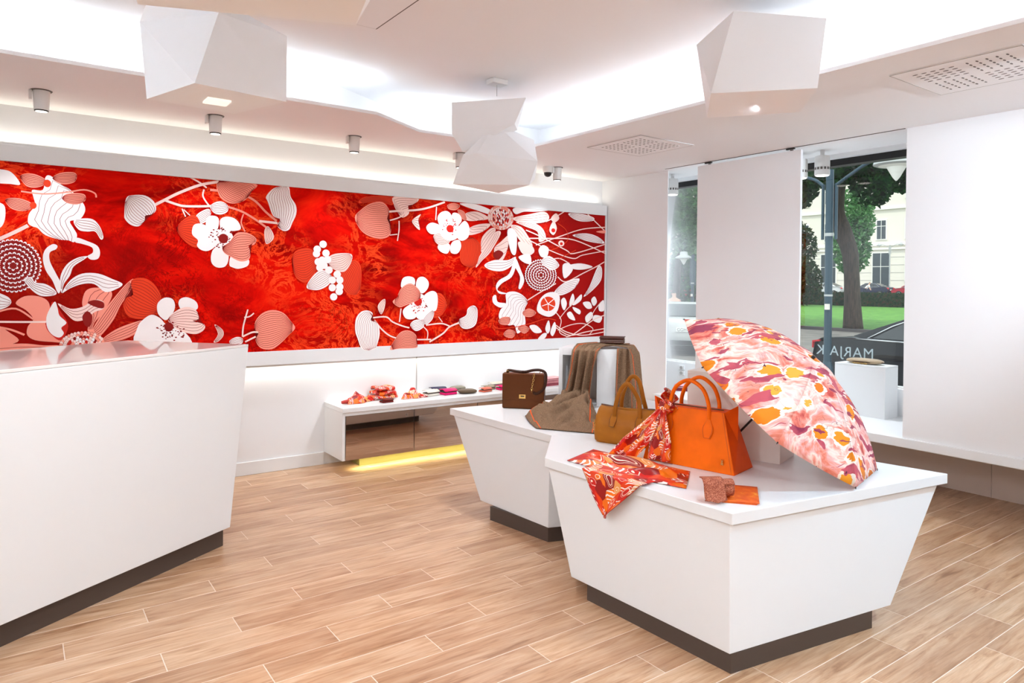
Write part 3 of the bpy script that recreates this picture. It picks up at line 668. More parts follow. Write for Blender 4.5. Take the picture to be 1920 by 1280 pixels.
('p','k',4,2,4,'d',[2446,1259,2475,1307,2513,1321,2506,1245,2476,1197]),
('p','w',6,0,2,'d',[2747,1100,2786,1142,2866,1140,2875,1083,2803,1049]),
('p','w',6,0,2,'d',[2866,1126,2898,1190,2972,1226,2964,1153,2907,1104]),
('p','w',10,0,3,'d',[3226,1133,3304,1177,3321,1236,3383,1263,3425,1220,3412,1099,3341,1056,3262,1065])]

PR = {k_: MB() for k_ in MC}; yy = YM-.0006; random.seed(3)
ck = lambda k_: list(MC).index(k_)
def flat(k_, pts): PR[k_].add([(x, yy, z) for x, z in pts], [tuple(range(len(pts)))])
def fline(k_, pts, wd): PR[k_].ribbon([(x, yy, z) for x, z in pts], wd, (0, 1, 0))
def resample(p, n):
    L = [0]
    for a, b_ in zip(p, p[1:]): L.append(L[-1]+math.dist(a, b_))
    out = []
    for i in range(n+1):
        t = L[-1]*i/n; j = 0
        while j < len(L)-2 and L[j+1] < t: j += 1
        u = (t-L[j])/max(1e-9, L[j+1]-L[j]); out.append((p[j][0]+(p[j+1][0]-p[j][0])*u, p[j][1]+(p[j+1][1]-p[j][1])*u))
    return out
for e in MURAL:
    yy -= .00004
    if e[0] == 'p':
        _, k_, nv, vb, vt, vc, q = e; p = [(q[i]/1000, q[i+1]/1000) for i in range(0, len(q), 2)]; K = 4; sp = spline(p, True, K); flat(k_, sp)
        if nv:
            i0, i1 = vb*K, vt*K; n = len(sp)
            A = [sp[(i0+i) % n] for i in range((i1-i0) % n+1)]; B = [sp[(i0-i) % n] for i in range((i0-i1) % n+1)]
            A, B = resample(A, 12), resample(B, 12); yy -= .00004
            for v in range(1, nv+1):
                t = v/(nv+1); vein = [(a[0]*(1-t)+b_[0]*t, a[1]*(1-t)+b_[1]*t) for a, b_ in zip(A, B)]
                s0 = 0 if nv > 6 else 1; fline('d' if k_ != 'o' else 'd', vein[s0:12], .0026 if k_ != 'p' else .003)
    elif e[0] == 'l':
        _, k_, wd, q = e; p = [(q[i]/1000, q[i+1]/1000) for i in range(0, len(q), 2)]; fline(k_, spline(p, False, 5), wd*.00135)
    elif e[0] == 'c':
        _, k_, x, z, rx, rz = e; flat(k_, [((x+rx*math.cos(a*math.pi/12))/1000, (z+rz*math.sin(a*math.pi/12))/1000) for a in range(24)])
    elif e[0] == 'd':
        _, k_, x, z, r, n = e
        for i in range(n):
            a, rr = random.uniform(0, 6.28), r*random.random()**.8; s_ = random.uniform(2.5, 5.5); cx, cz = x+rr*math.cos(a), z+rr*.9*math.sin(a)
            flat(k_, [((cx+s_*math.cos(q)*1.5)/1000, (cz+s_*math.sin(q))/1000) for q in (0, 1.05, 2.1, 3.14, 4.2, 5.25)])
    elif e[0] == 's':
        _, mode, x, z, rx, rz = e; rings = 6
        for r in range(rings, 0, -1):
            f = (r-.3)/rings; n = max(5, int(6.5*r)); yy -= .00002
            for i in range(n):
                a = 2*math.pi*(i+.5*(r % 2))/n; cx, cz = x+rx*f*math.cos(a), z+rz*f*math.sin(a); s_ = rx*f*math.pi/n*.92; sr = rx/rings*.55
                k_ = 'w' if mode == 'w' else random.choice('wwkprd' if r < 5 else 'kkp')
                if mode == 'w':
                    pts = [(cx+s_*math.cos(q)*-math.sin(a)+sr*math.sin(q)*math.cos(a), cz+s_*math.cos(q)*math.cos(a)+sr*math.sin(q)*math.sin(a)) for q in [i2*math.pi/6 for i2 in range(7)]]
                    pts += [(cx+s_*.6*math.cos(q)*-math.sin(a)+sr*.3*math.sin(q)*math.cos(a), cz+s_*.6*math.cos(q)*math.cos(a)+sr*.3*math.sin(q)*math.sin(a)) for q in [math.pi-i2*math.pi/6 for i2 in range(7)]]
                else:
                    if r == rings or True:
                        flat('d', [((cx+s_*1.12*math.cos(q))/1000, (cz+sr*1.25*math.sin(q))/1000) for q in [i2*math.pi/4 for i2 in range(8)]]); yy -= .000004
                    pts = [(cx+s_*math.cos(q), cz+sr*1.1*math.sin(q)) for q in [i2*math.pi/4 for i2 in range(8)]]
                flat(k_, [(u/1000, v/1000) for u, v in pts])
for k_, nm in (('w', 'white_petals'), ('k', 'pale_stems'), ('p', 'pink_petals'), ('o', 'orange_leaves'), ('d', 'dark_lines'), ('r', 'red_centres')):
    o = child(PR[k_], nm, 'print_'+k_, mu); o['kind'] = 'stuff'

# ================================================================ FURNITURE
# service counter
ct = thing('service_counter', 'tall white angular service counter with dark plinth at left', 'counter', (.4, 3.9, 0))
d_ = Vector((-1.02, -.66)).normalized(); nrm = Vector((d_.y, -d_.x))     # along the front, to the left
if nrm.y < 0: nrm = -nrm                                             # pointing to the back
def at(p, s, n): return (p[0]+d_.x*s+nrm.x*n, p[1]+d_.y*s+nrm.y*n)
R0 = (1.082, 4.068); Rb = (.978, 4.012); Rk = (.95, 4.02)
top = [R0, at(R0, 2.9, 0), at(R0, 2.9, .75), (.55, 4.66)]
bot = [Rb, at(Rb, 2.8, 0), at(Rb, 2.8, .7), (.50, 4.58)]
child(MB().frust(bot, .1, top, 1.085), 'body', 'lacquer', ct, bevel=.003)
child(MB().prism(top, 1.086, 1.1), 'worktop', 'lacquer_gloss', ct, bevel=.002)
kk = [at(Rk, 0, .01), at(Rk, 2.75, .01), at(Rk, 2.75, .64), (.48, 4.52)]
child(MB().prism(kk, 0, .1), 'plinth', 'plinth', ct)
# display island: two tables pushed together
ZT = .608
A, B, K, Dd, E = (2.181, 1.623), (3.486, 1.425), (3.24, 2.75), (2.465, 3.049), (2.118, 2.668)
t = thing('display_table', 'front white display table carrying the umbrella and orange bag', 'table', (2.6, 2.2, 0), group='angular white display tables')
child(MB().prism([A, B, K, Dd, E], .564, ZT), 'table_top', 'lacquer', t, bevel=.002)
child(MB().frust([(2.192, 1.634), (3.113, 1.492), (2.95, 2.58), (2.46, 2.83), (2.152, 2.50)], .075, [(2.194, 1.643), (3.455, 1.452), (3.215, 2.73), (2.468, 3.02), (2.135, 2.66)], .5635), 'body', 'lacquer', t, bevel=.002)
child(MB().prism([(2.197, 1.632), (2.996, 1.512), (2.86, 2.45), (2.44, 2.68), (2.163, 2.40)], 0, .075), 'plinth', 'plinth', t)
BL = (2.422, 4.097)
t = thing('display_table', 'rear white display table carrying the brown bag and draped scarf', 'table', (3.0, 3.5, 0), group='angular white display tables')
child(MB().prism([(2.467, 3.052), (3.243, 2.753), (3.85, 2.95), (3.85, 3.945), BL], .564, ZT), 'table_top', 'lacquer', t, bevel=.002)
child(MB().frust([(2.458, 3.06), (3.2, 2.80), (3.6, 3.05), (3.6, 3.62), (2.412, 3.69)], .085, [(2.476, 3.075), (3.245, 2.775), (3.82, 2.97), (3.82, 3.92), (2.437, 4.07)], .5635), 'body', 'lacquer', t, bevel=.002)
child(MB().prism([(2.466, 3.07), (3.15, 2.83), (3.5, 3.08), (3.5, 3.5), (2.40, 3.56)], 0, .085), 'plinth', 'plinth', t)
# long bench under the mural
bx0, bx1, byf, bzt = 2.03, 5.0, 5.03, .502
t = thing('display_bench', 'long low white bench with mirrored doors under the mural', 'bench', (3.5, 5.2, 0))
child(MB().box((bx0, byf-.012, bzt-.036), (bx1, YW-.001, bzt)), 'bench_top', 'lacquer', t, bevel=.003)
child(MB().box((bx0+.003, byf, .1), (bx0+.025, YW-.001, bzt-.037)), 'end_panel', 'lacquer', t, bevel=.001)
child(MB().box((bx0+.026, byf+.03, .1), (bx1, YW-.001, bzt-.037)), 'carcass', 'white_wall', t)
child(MB().box((bx0+.026, byf+.002, bzt-.062), (bx1, byf+.03, bzt-.037)), 'fascia', 'lacquer', t)
xs = [bx0+.028, 2.641, 3.247, 3.853, 4.459, 5.0]
for i in range(5):
    dr = child(MB().box((xs[i]+.003, byf, .1), (xs[i+1]-.003, byf+.018, bzt-.064)), 'door', 'mirror', t)
    if i == 0:
        MB().box((2.565, byf-.006, .395), (2.58, byf, .41)).build('lock', 'steel', dr)
child(MB().box((2.245, 5.20, 0), (4.95, YW-.01, .1)), 'plinth', 'olive_plinth', t)

# niche box that carries the brown scarf
w_ = Vector((.556, -.831, 0)); dv = Vector((.831, .556, 0)); F1 = Vector((3.19, 3.87, ZT))
t = thing('display_box', 'white open display box under the brown scarf', 'display box', F1, group='white display boxes')
Z3 = Vector((0, 0, 1)); Hb = .398
MB().obox((0, 0, 0), w_*.028, dv*.30, Z3*Hb).build('side_panel', 'lacquer', t)
MB().obox(w_*.028, w_*.252, dv*.30, Z3*.045).build('shelf_bottom', 'lacquer', t) if False else None
MB().obox(w_*.029+Z3*(Hb-.05), w_*.25, dv*.30, Z3*.05).build('top_panel', 'lacquer', t)
MB().obox(w_*.28, w_*.22, dv*.30, Z3*Hb).build('end_block', 'lacquer', t)
MB().obox(w_*.029+dv*.285, w_*.25, dv*.015, Z3*(Hb-.051)).build('back_panel', 'kick_beige', t)
# box behind the umbrella
e1 = Vector((-.3, .954, 0)); e2 = Vector((.954, .3, 0)); t = thing('display_box', 'cream display box standing behind the open umbrella', 'display box', (2.98, 1.95, ZT), group='white display boxes')
mat('cream_lacquer', (236, 226, 217), .35)
MB().obox((0, 0, 0), e1*.47, e2*.24, Z3*.40).build('body', 'cream_lacquer', t, bevel=.0015)
MB().obox(Vector((-.0, 0, .4)), e1*.47, e2*.24, Z3*.012).build('lid', 'cream_lacquer', t, bevel=.0015)
# window box
t = thing('display_box', 'white display box on the window ledge carrying the clutch', 'display box', (5.6, 2.9, .44), group='white display boxes')
child(MB().box((5.5, 2.70, .44), (5.70, 3.11, .835)), 'body', 'lacquer', t, bevel=.002)
child(MB().box((5.5, 2.70, .836), (5.70, 3.11, .848)), 'lid', 'lacquer', t, bevel=.002)
# ================================================================ MERCHANDISE
def leather(name, c, sc=260, st=.35, rough=.42):
    m = mat(name, c, rough, spec=.14); tc = N(m, 'ShaderNodeTexCoord'); v = N(m, 'ShaderNodeTexVoronoi'); v.inputs['Scale'].default_value = sc; ln(m, tc.outputs['Object'], v.inputs['Vector'])
    n = ns(m, tc.outputs['Object'], 9, 3); d = tuple(int(x*.93) for x in c)
    r = ramp(m, n.outputs['Fac'], [(.3, d), (.65, c)]); ln(m, r.outputs[0], bsdf(m).inputs['Base Color']); bump(m, v.outputs['Distance'], st, .0015); return m
leather('brown_leather', (98, 52, 22)); leather('brown_leather_dark', (58, 32, 20)); leather('tan_leather', (164, 98, 24)); leather('orange_leather', (248, 108, 0), 300, .12, .45); leather('orange_leather_side', (236, 84, 0), 300, .12, .45); leather('dark_wallet', (70, 34, 24))
mat('stitch', (110, 62, 22), .6); mat('orange_dark', (196, 78, 6), .5); mat('zip_brown', (88, 48, 24), .4)
m = mat('wool', (150, 118, 92), .9, spec=.1)
uvn = N(m, 'ShaderNodeUVMap'); sp_ = N(m, 'ShaderNodeSeparateXYZ'); ln(m, uvn.outputs[0], sp_.inputs[0]); tc = N(m, 'ShaderNodeTexCoord')
n = ns(m, tc.outputs['Object'], 220, 2); c0 = ramp(m, n.outputs['Fac'], [(.3, (100, 76, 58)), (.7, (150, 120, 94))])
stp = ramp(m, sp_.outputs[1], [(0, (0, 0, 0)), (.07, (255, 255, 255)), (.085, (0, 0, 0)), (.90, (255, 255, 255)), (.915, (0, 0, 0))], 'CONSTANT')
cc = mixrgb(m, stp.outputs[0], c0.outputs[0], (224, 88, 36)); ln(m, cc, bsdf(m).inputs['Base Color']); bump(m, n.outputs['Fac'], .3, .002)
def silk(name, scale=1.0, coord='UV'):
    m = mat(name, (226, 70, 16), .38, spec=.4); tc = N(m, 'ShaderNodeTexCoord'); v0 = mapping(m, tc.outputs[coord], (scale, scale, scale))
    wz = ns(m, v0, 2.2, 2); sc = N(m, 'ShaderNodeVectorMath', operation='SCALE'); sc.inputs['Scale'].default_value = .35; ln(m, wz.outputs['Color'], sc.inputs[0])
    ad = N(m, 'ShaderNodeVectorMath', operation='ADD'); ln(m, v0, ad.inputs[0]); ln(m, sc.outputs[0], ad.inputs[1])
    vo = N(m, 'ShaderNodeTexVoronoi'); vo.inputs['Scale'].default_value = 5.5; ln(m, ad.outputs[0], vo.inputs['Vector'])
    sx = N(m, 'ShaderNodeSeparateColor'); ln(m, vo.outputs['Color'], sx.inputs[0])
    cr = ramp(m, sx.outputs[0], [(0, (200, 20, 6)), (.24, (224, 62, 6)), (.46, (148, 10, 6)), (.62, (236, 112, 14)), (.74, (212, 30, 6)), (.92, (226, 150, 78))], 'CONSTANT')
    rn = ramp(m, vo.outputs['Distance'], [(.0, (0, 0, 0)), (.30, (255, 255, 255)), (.36, (0, 0, 0)), (.47, (255, 255, 255)), (.50, (0, 0, 0))], 'CONSTANT')
    mk = ramp(m, sx.outputs[1], [(0, (0, 0, 0)), (.6, (255, 255, 255))], 'CONSTANT'); f = mixrgb(m, 1, rn.outputs[0], mk.outputs[0], 'MULTIPLY')
    c = mixrgb(m, f, cr.outputs[0], (250, 226, 208))
    wv = N(m, 'ShaderNodeTexWave'); wv.inputs['Scale'].default_value = 5; wv.inputs['Distortion'].default_value = 4; ln(m, ad.outputs[0], wv.inputs['Vector'])
    ws = ramp(m, wv.outputs['Fac'], [(0, (0, 0, 0)), (.72, (255, 255, 255))], 'CONSTANT'); mk2 = ramp(m, sx.outputs[2], [(0, (0, 0, 0)), (.74, (255, 255, 255))], 'CONSTANT')
    f2 = mixrgb(m, 1, ws.outputs[0], mk2.outputs[0], 'MULTIPLY'); c = mixrgb(m, f2, c, (252, 238, 230))
    ln(m, c, bsdf(m).inputs['Base Color']); return m
silk('silk_print', 1.0); silk('silk_small', 6, 'Object'); mat('silk_hem', (176, 30, 8), .45)

# ---- brown satchel
fx = xf((0, 0, 0), (.717, -.697, 0), (.697, .717, 0), (0, 0, 1))       # along the front, to the back, up
t = thing('satchel', 'dark brown leather satchel with gold clasp on the rear table', 'bag', (2.723, 3.909, ZT))
def lbox(a0, a1, b0, b1, z0, z1): return MB().obox(fx(a0, b0, z0), fx(a1, b0, z0)-fx(a0, b0, z0), fx(a0, b1, z0)-fx(a0, b0, z0), (0, 0, z1-z0))
lbox(0, .288, 0, .095, 0, .232).build('body', 'brown_leather', t, bevel=.010, smooth=True)
lbox(.002, .286, -.006, -.0005, .062, .234).build('flap', 'brown_leather', t, bevel=.0025)
lbox(.002, .286, -.006, .085, .2335, .238).build('flap_top', 'brown_leather', t, bevel=.002)
cl = lbox(.118, .164, -.0105, -.0065, .072, .100).build('clasp', 'gold', t, bevel=.002)
lbox(.129, .154, -.0125, -.0108, .084, .092).build('turn_lock', 'dark_rim', cl, bevel=.001)
pts = spline([fx(*p) for p in ((.03, .05, .238), (.035, .05, .255), (.09, .045, .250), (.15, .04, .248), (.21, .035, .262), (.26, .03, .264), (.295, .02, .245), (.30, -.005, .19), (.285, -.018, .14), (.24, -.016, .112), (.215, -.014, .118))], False, 5)
MB().ribbon(pts, .018, fx(.2, -1, .4)).build('strap', 'brown_leather_dark', t, solid=.004, smooth=True)
lbox(.125, .165, .03, .055, .242, .256).build('strap_keeper', 'brown_leather_dark', t, bevel=.004)
ch = MB()
for i in range(9):
    c = fx(.222-.0022*i, -.012, .243-.0145*i); an = [2*math.pi*j/10 for j in range(10)]
    if i % 2: P = [c+fx(math.cos(a)*.0055, 0, math.sin(a)*.010) for a in an]
    else: P = [c+fx(0, math.cos(a)*.0055, math.sin(a)*.010) for a in an]
    ch.tube(P, .0018, 6, closed=True)
ch.build('chain', 'gold', t, smooth='all')
for a in (.03, .262):
    c = fx(a, .048, .243); MB().tube([c+fx(math.cos(q)*.010, 0, math.sin(q)*.010) for q in [2*math.pi*j/12 for j in range(12)]], .002, 6, closed=True).build('ring', 'gold', t, smooth='all')

# ---- tan handbag
fx = xf((0, 0, 0), (.40, -.917, 0), (.917, .40, 0), (0, 0, 1))
t = thing('tan_handbag', 'tan leather handbag with two strap handles beside the orange tote', 'bag', (2.555, 2.80, ZT))
RG = [(0, .325, .140), (.012, .345, .158), (.05, .352, .164), (.10, .350, .150), (.14, .342, .112), (.17, .330, .068), (.186, .318, .036), (.192, .306, .020)]
def bagf(u, v):
    x = u*(len(RG)-1); i = min(int(x), len(RG)-2); f = x-i; z, L, D_ = [p*(1-f)+q*f for p, q in zip(RG[i], RG[i+1])]; an = 2*math.pi*v; c, si = math.cos(an), math.sin(an)
    X = math.copysign(abs(c)**.32, c)*L/2; Y = math.copysign(abs(si)**.40, si)*D_/2; sag = .014*max(0, 1-(X/.15)**2)*(z/.19)**2
    return fx(.165+X, .08+Y*(1-.10*math.sin(z*22)*(1 if si < 0 else .3)*max(0, 1-(X/.17)**2)), z-sag)
mb = MB().grid(bagf, 28, 48)
mb.f.append(tuple(range(0, 48))); mb.m.append(0); mb.f.append(tuple(range(28*49, 28*49+48))); mb.m.append(0)
mb.build('body', 'tan_leather', t, smooth='all')
MB().tube([fx(.012+.304*i/12, .08, .196-.014*math.sin(math.pi*i/12)-.004*abs(i/6-1)**4) for i in range(13)], .0065, 8).build('zip', 'zip_brown', t, smooth='all')
for k, b in enumerate((.034, .126)):
    hz = .355 if k else .325
    P = spline([fx(.105, b, .13), fx(.108, b+.004, .18), fx(.118, b+(.012 if k == 0 else -.01), .24), fx(.145, b, hz-.03), fx(.178, b, hz), fx(.212, b, hz-.03), fx(.238, b+(.012 if k == 0 else -.01), .24), fx(.248, b+.004, .18), fx(.25, b, .13)], False, 4)
    mb = MB(); ax = fx(1, 0, 0)
    wd = [.022]*len(P)
    mb.ribbon(P, wd, fx(0, 1, 0)); mb.build('handle', 'tan_leather', t, solid=.007, smooth=True)
patb = lambda z: -.004+.050*max(0, z-.090)/.07
for a in (.105, .25):
    P = [(-.018, .152), (.018, .152), (.021, .128), (.014, .094), (-.014, .094), (-.021, .128)]
    mb = MB(); mb.add([fx(a+x, patb(z), z) for x, z in P], [tuple(range(6))]); 
    hp2 = mb.build('handle_patch', 'tan_leather', t, solid=.006); MB().tube([fx(a+x*.9, patb(z)-.004, z) for x, z in P], .0011, 5, closed=True).build('stitching', 'zip_brown', hp2)
sd_ = MB().obox(fx(-.012, .05, .115), fx(.02, 0, 0), fx(0, .05, 0), (0, 0, .022)).build('side_tab', 'tan_leather', t, bevel=.004)
mb = MB()
for i in range(4):
    c = fx(-.015-.001*i, .05, .102-.013*i); mb.tube([c+fx(math.cos(a)*.006*(i % 2), math.cos(a)*.006*(1-i % 2), math.sin(a)*.010) for a in [2*math.pi*j/10 for j in range(10)]], .0018, 6, closed=True)
mb.build('ring_chain', 'gold', t, smooth='all')

# ---- orange tote
fx = xf((0, 0, 0), (.228, -.974, 0), (.974, .228, 0), (0, 0, 1))
t = thing('orange_tote', 'bright orange leather tote bag with a silk scarf tied on', 'bag', (2.518, 2.395, ZT+.0025))
L_, Dp, Ht = .462, .205, .262
b0 = [fx(0, 0, 0), fx(L_, 0, 0), fx(L_, Dp, 0), fx(0, Dp, 0)]
t0 = [fx(.045, .055, Ht), fx(L_-.075, .055, Ht), fx(L_-.075, .155, Ht), fx(.045, .155, Ht)]
MB().add([b0[0], b0[1], t0[1], t0[0]], [(0, 1, 2, 3)]).build('front_panel', 'orange_leather', t, solid=.004)
MB().add([b0[3], b0[2], t0[2], t0[3]], [(0, 1, 2, 3)]).build('back_panel', 'orange_leather', t, solid=.004)
MB().add(b0, [(0, 1, 2, 3)]).build('base', 'orange_leather_side', t, solid=.004)
wr = fx(L_-.03, .105, Ht+.032); wl = fx(.0, .105, Ht+.032); mr_ = fx(L_+.02, Dp/2, .05); ml_ = fx(-.012, Dp/2, .05)
MB().add([b0[1], b0[2], t0[2], wr, t0[1], fx(L_-.03, .105, .13)], [(0, 5, 4), (4, 5, 3), (3, 5, 2), (2, 5, 1), (1, 5, 0)]).build('gusset', 'orange_leather_side', t, solid=.003)
MB().add([b0[0], b0[3], t0[3], wl, t0[0], fx(.012, .105, .13)], [(0, 5, 4), (4, 5, 3), (3, 5, 2), (2, 5, 1), (1, 5, 0)]).build('gusset', 'orange_leather_side', t, solid=.003)
MB().add([t0[0], t0[1], t0[2], t0[3]], [(0, 1, 2, 3)]).build('top_zip_panel', 'orange_leather_side', t, solid=.003)
MB().tube([fx(.06, .105, Ht+.003), fx(L_-.1, .105, Ht+.003)], .004, 6).build('zip', 'zip_brown', t)
for b, dz in ((.048, 0), (.16, .004)):
    P = spline([fx(.115, b-.002, .18), fx(.117, b, .235), fx(.120, b, .30), (fx(.150, b, .365)), fx(.215, b, .398+dz), fx(.282, b, .365), fx(.312, b, .30), fx(.316, b, .235), fx(.318, b-.004, .18)], False, 5)
    MB().tube(P, .0095, 10).build('handle', 'orange_leather', t, smooth='all')
for a in (.115, .318):
    P = [(-.010, .225), (.010, .225), (.026, .190), (.026, .170), (.016, .138), (-.016, .138), (-.026, .170), (-.026, .190)]
    bz = lambda z: .055*z/Ht-.0065
    MB().add([fx(a+x, bz(z), z) for x, z in P], [tuple(range(8))]).build('handle_tab', 'orange_leather', t, solid=.004)
    MB().tube([fx(a+x*.88, bz(z)-.002, z+(.182-z)*.1) for x, z in P], .0012, 5, closed=True).build('stitching', 'orange_dark', t)
em = MB(); ec = fx(.405, .0055, .047)
for dx, dz, r in ((0, .006, .005), (0, -.003, .006), (-.005, .013, .002), (.005, .013, .002), (-.004, -.009, .0028), (.004, -.009, .0028)):
    em.tube([ec+fx(dx, -.0012, dz), ec+fx(dx, -.006, dz)], r, 10)
em.build('emblem', 'gold', t)
for s0, s1 in ((b0[1], t0[1]), ):
    MB().tube([s0+fx(-.012, -.003, .004), s1+fx(-.008, -.003, 0)], .001, 5).build('seam', 'orange_dark', t)

# ---- silk scarf tied to the tote
t = thing('silk_scarf', 'orange red and white patterned silk scarf knotted on the orange tote', 'scarf', (2.42, 2.35, ZT))
O_ = Vector((2.42, 2.35, ZT)); bo = Vector((2.518, 2.395, ZT))
kp = lambda a, b, z: bo+fx(a, b, z)-O_
def knotf(u, v):
    th, ph = 2*math.pi*u, math.pi*v; p = Vector((math.cos(th)*math.sin(ph), math.sin(th)*math.sin(ph), math.cos(ph)))
    r = 1+.18*math.sin(5*th+3*p.z)+.12*math.sin(9*p.z+2*th); return kp(.105, .028, .262)+fx(p.x*.036*r, p.y*.026*r, p.z*.030*r)
MB().grid(knotf, 28, 16).build('knot', 'silk_print', t, smooth='all')
def loopf(u, v):
    a = -.5+3.6*u; c = kp(.115, .052, .295); return c+fx(-.03*math.cos(a)+.012*math.sin(9*v), .038*math.sin(a)-.01, .02*math.cos(a*1.3)+(v-.5)*.075)
MB().grid(loopf, 24, 10).build('handle_wrap', 'silk_print', t, solid=.002, smooth='all')
def tail(p0, p1, p2, w0, w1, ph, amp=.010):
    def f(u, v):
        s = u; c = p0*(1-s)**2+p1*2*s*(1-s)+p2*s*s; wd = w0+(w1-w0)*min(1, s*1.6)
        return c+fx((v-.5)*wd, amp*math.sin(v*11+ph+s*2)*(.4+s)-.004, 0)
    return f
MB().grid(tail(kp(.10, .015, .25), kp(.10, -.012, .13), kp(.098, -.03, .014), .03, .12, .5), 24, 20).build('tail', 'silk_print', t, solid=.0015, smooth='all')
MB().grid(tail(kp(.085, .012, .25), kp(.02, -.05, .13), kp(-.075, -.075, .012), .03, .14, 2.2, .012), 24, 20).build('tail', 'silk_print', t, solid=.0015, smooth='all')
Q = [Vector((2.17, 2.56, 0)), Vector((2.43, 2.66, 0)), Vector((2.512, 2.10, 0)), Vector((2.285, 1.93, 0))]
Oz = Vector((2.42, 2.35, 0))
def pool(u, v):
    p = (Q[0]*(1-u)+Q[3]*u)*(1-v)+(Q[1]*(1-u)+Q[2]*u)*v
    e = math.sin(math.pi*u)*math.sin(math.pi*min(1, v+.02)); wob = noise.noise(Vector((u*3.1, v*2.7, 1)))
    z = .004+e*(.018+.028*abs(math.sin(u*9+v*5+wob*2))*(.35+.65*v)+.012*math.sin(u*17-v*11))
    p = p+Vector((.035*math.sin(v*6+u*4)*e-.03*math.sin(u*math.pi)*(1-v), .05*math.sin(u*7)*e, 0))
    if u < .01 or u > .99 or v < .01 or v > .99: z = .003
    return Vector((p.x, p.y, max(z, .003)))-Oz
MB().grid(pool, 46, 34).build('spread', 'silk_print', t, solid=.0015, smooth='all')
def hang(u, v):     # corner falling over the table edge
    if u < .45:
        s = u/.45; y0, y1 = 2.40, 2.05; y = y0+(y1-y0)*v; return Vector((2.235-.105*s-.004, y+.02*math.sin(v*6)*0, .012-.002*s))-Oz
    s = (u-.45)/.55; y0, y1 = 2.40-.145*s, 2.05+.19*s; y = y0+(y1-y0)*v; xe = 2.129+(2.40-y)*.03
    return Vector((xe-.006-.012*math.sin(v*5+s*3)*s-.006*s, y, .008-.175*s-.015*s*math.sin(v*3.1)))-Oz
MB().grid(hang, 26, 20).build('hanging_corner', 'silk_print', t, solid=.0015, smooth='all')
for P in ([hang(.45+.55*i/10, 0) for i in range(11)], [hang(.45+.55*i/10, 1) for i in range(11)], [pool(0, i/16) for i in range(17)]): MB().tube(P, .0016, 5).build('hem', 'silk_hem', t)

# ---- brown wool scarf over the niche box
t = thing('wool_scarf', 'brown wool scarf with orange stripe draped over the white box', 'scarf', F1)
fx = xf((0, 0, 0), w_, -dv, (0, 0, 1))     # along the box front, towards the viewer, up
ST = [(.33, -.27, .408, .13), (.30, -.14, .412, .12), (.23, -.02, .410, .105), (.205, .018, .385, .095), (.185, .03, .25, .085), (.165, .045, .12, .09), (.15, .09, .035, .11), (.16, .20, .018, .15), (.18, .40, .012, .20), (.20, .62, .010, .235), (.28, .80, .008, .22), (.33, .93, .006, .185)]
def stn(u):
    x = u*(len(ST)-1); i = min(int(x), len(ST)-2); f = x-i; f = f*f*(3-2*f); return [p*(1-f)+q*f for p, q in zip(ST[i], ST[i+1])]
def wool(u, v):
    a, b, z, h = stn(u); s = (v-.5)*2; drop = 1 if .27 < u < .52 else 0
    fold = math.sin(v*20+.6*math.sin(u*9))*.024+math.sin(v*37+1)*.008
    if u < .25: return fx(a+s*h, b, z+.006+abs(fold)*.55)
    if u < .55: k_ = min(1, (u-.25)/.08); return fx(a+s*h, b+.014+.010*k_+fold*k_, z+.004)
    ww = noise.noise(Vector((u*9, v*4, 3)))
    e = min(1, (1-u)*9)*min(1, v*10)*min(1, (1-v)*10)
    return fx(a+s*h+.02*ww*e, b+.02*math.sin(v*8)*e, max(.004, z+e*(.010+.11*abs(math.sin(u*24+v*6+ww*4))**1.5*(1.22-u)+.02*max(0, ww))))
MB().grid(wool, 70, 48).build('front_drape', 'wool', t, solid=.003, smooth='all')
SB = [(.33, -.20, .414, .10), (.42, -.13, .416, .11), (.505, -.08, .412, .125), (.528, -.06, .37, .13), (.545, -.05, .22, .14), (.56, -.04, .08, .145), (.565, -.035, .008, .15)]
def wool2(u, v):
    x = u*(len(SB)-1); i = min(int(x), len(SB)-2); f = x-i; a, b, z, h = [p*(1-f)+q*f for p, q in zip(SB[i], SB[i+1])]; s = (v-.5)*2
    fold = math.sin(v*17+.5*math.sin(u*6))*.013
    if u < .36: return fx(a, b+s*h, z+.004+abs(fold)*.5)
    return fx(a+.008+fold*min(1, (u-.36)*6), b+s*h, z)
MB().grid(wool2, 40, 36).build('side_drape', 'wool', t, solid=.003, smooth='all')
# part of the side drape folding round to the front of the end block
def wool3(u, v):
    z = .412-.405*u; fold = math.sin(v*13+u*2)*.010; return fx(.425+.105*v+.03*u*(v-.3), .016+fold*.8+.012*u, max(.004, z if u > .04 else .412))
MB().grid(wool3, 24, 20).build('front_corner_drape', 'wool', t, solid=.003, smooth='all')

# ---- wallets, generic folded purse
def wallet(name, label, cat, pos, size, colr, rz, group=None, rough=.45, flapc=None, edge=(60, 40, 30)):
    L, W, H = size; H *= 1.35 if 'bench' in (group or '') else 1; t = thing(name, label, cat, pos, rz, group)
    mn = 'lea_%d_%d_%d' % colr
    if mn not in MATS: leather(mn, colr, 300, .15, rough)
    en = 'edg_%d_%d_%d' % edge
    if en not in MATS: mat(en, edge, .6)
    MB().box((-L/2, -W/2, 0), (L/2, W/2, H*.45)).build('body', mn, t, bevel=H*.18, smooth=True)
    MB().box((-L/2+.004, -W/2+.003, H*.46), (L/2-.004, W/2-.006, H*.56)).build('lining', en, t)
    def fl_(u, v): 
        a = -.6+u*2.6; return Vector(((v-.5)*L, -W/2+W*u-.002, H*(.57+.43*math.sin(min(1, u*1.3)*math.pi*.62+.25))))
    MB().grid(fl_, 10, 2).build('flap', mn, t, solid=.004, smooth='all')
    return t
zz = ZT+.398+.022
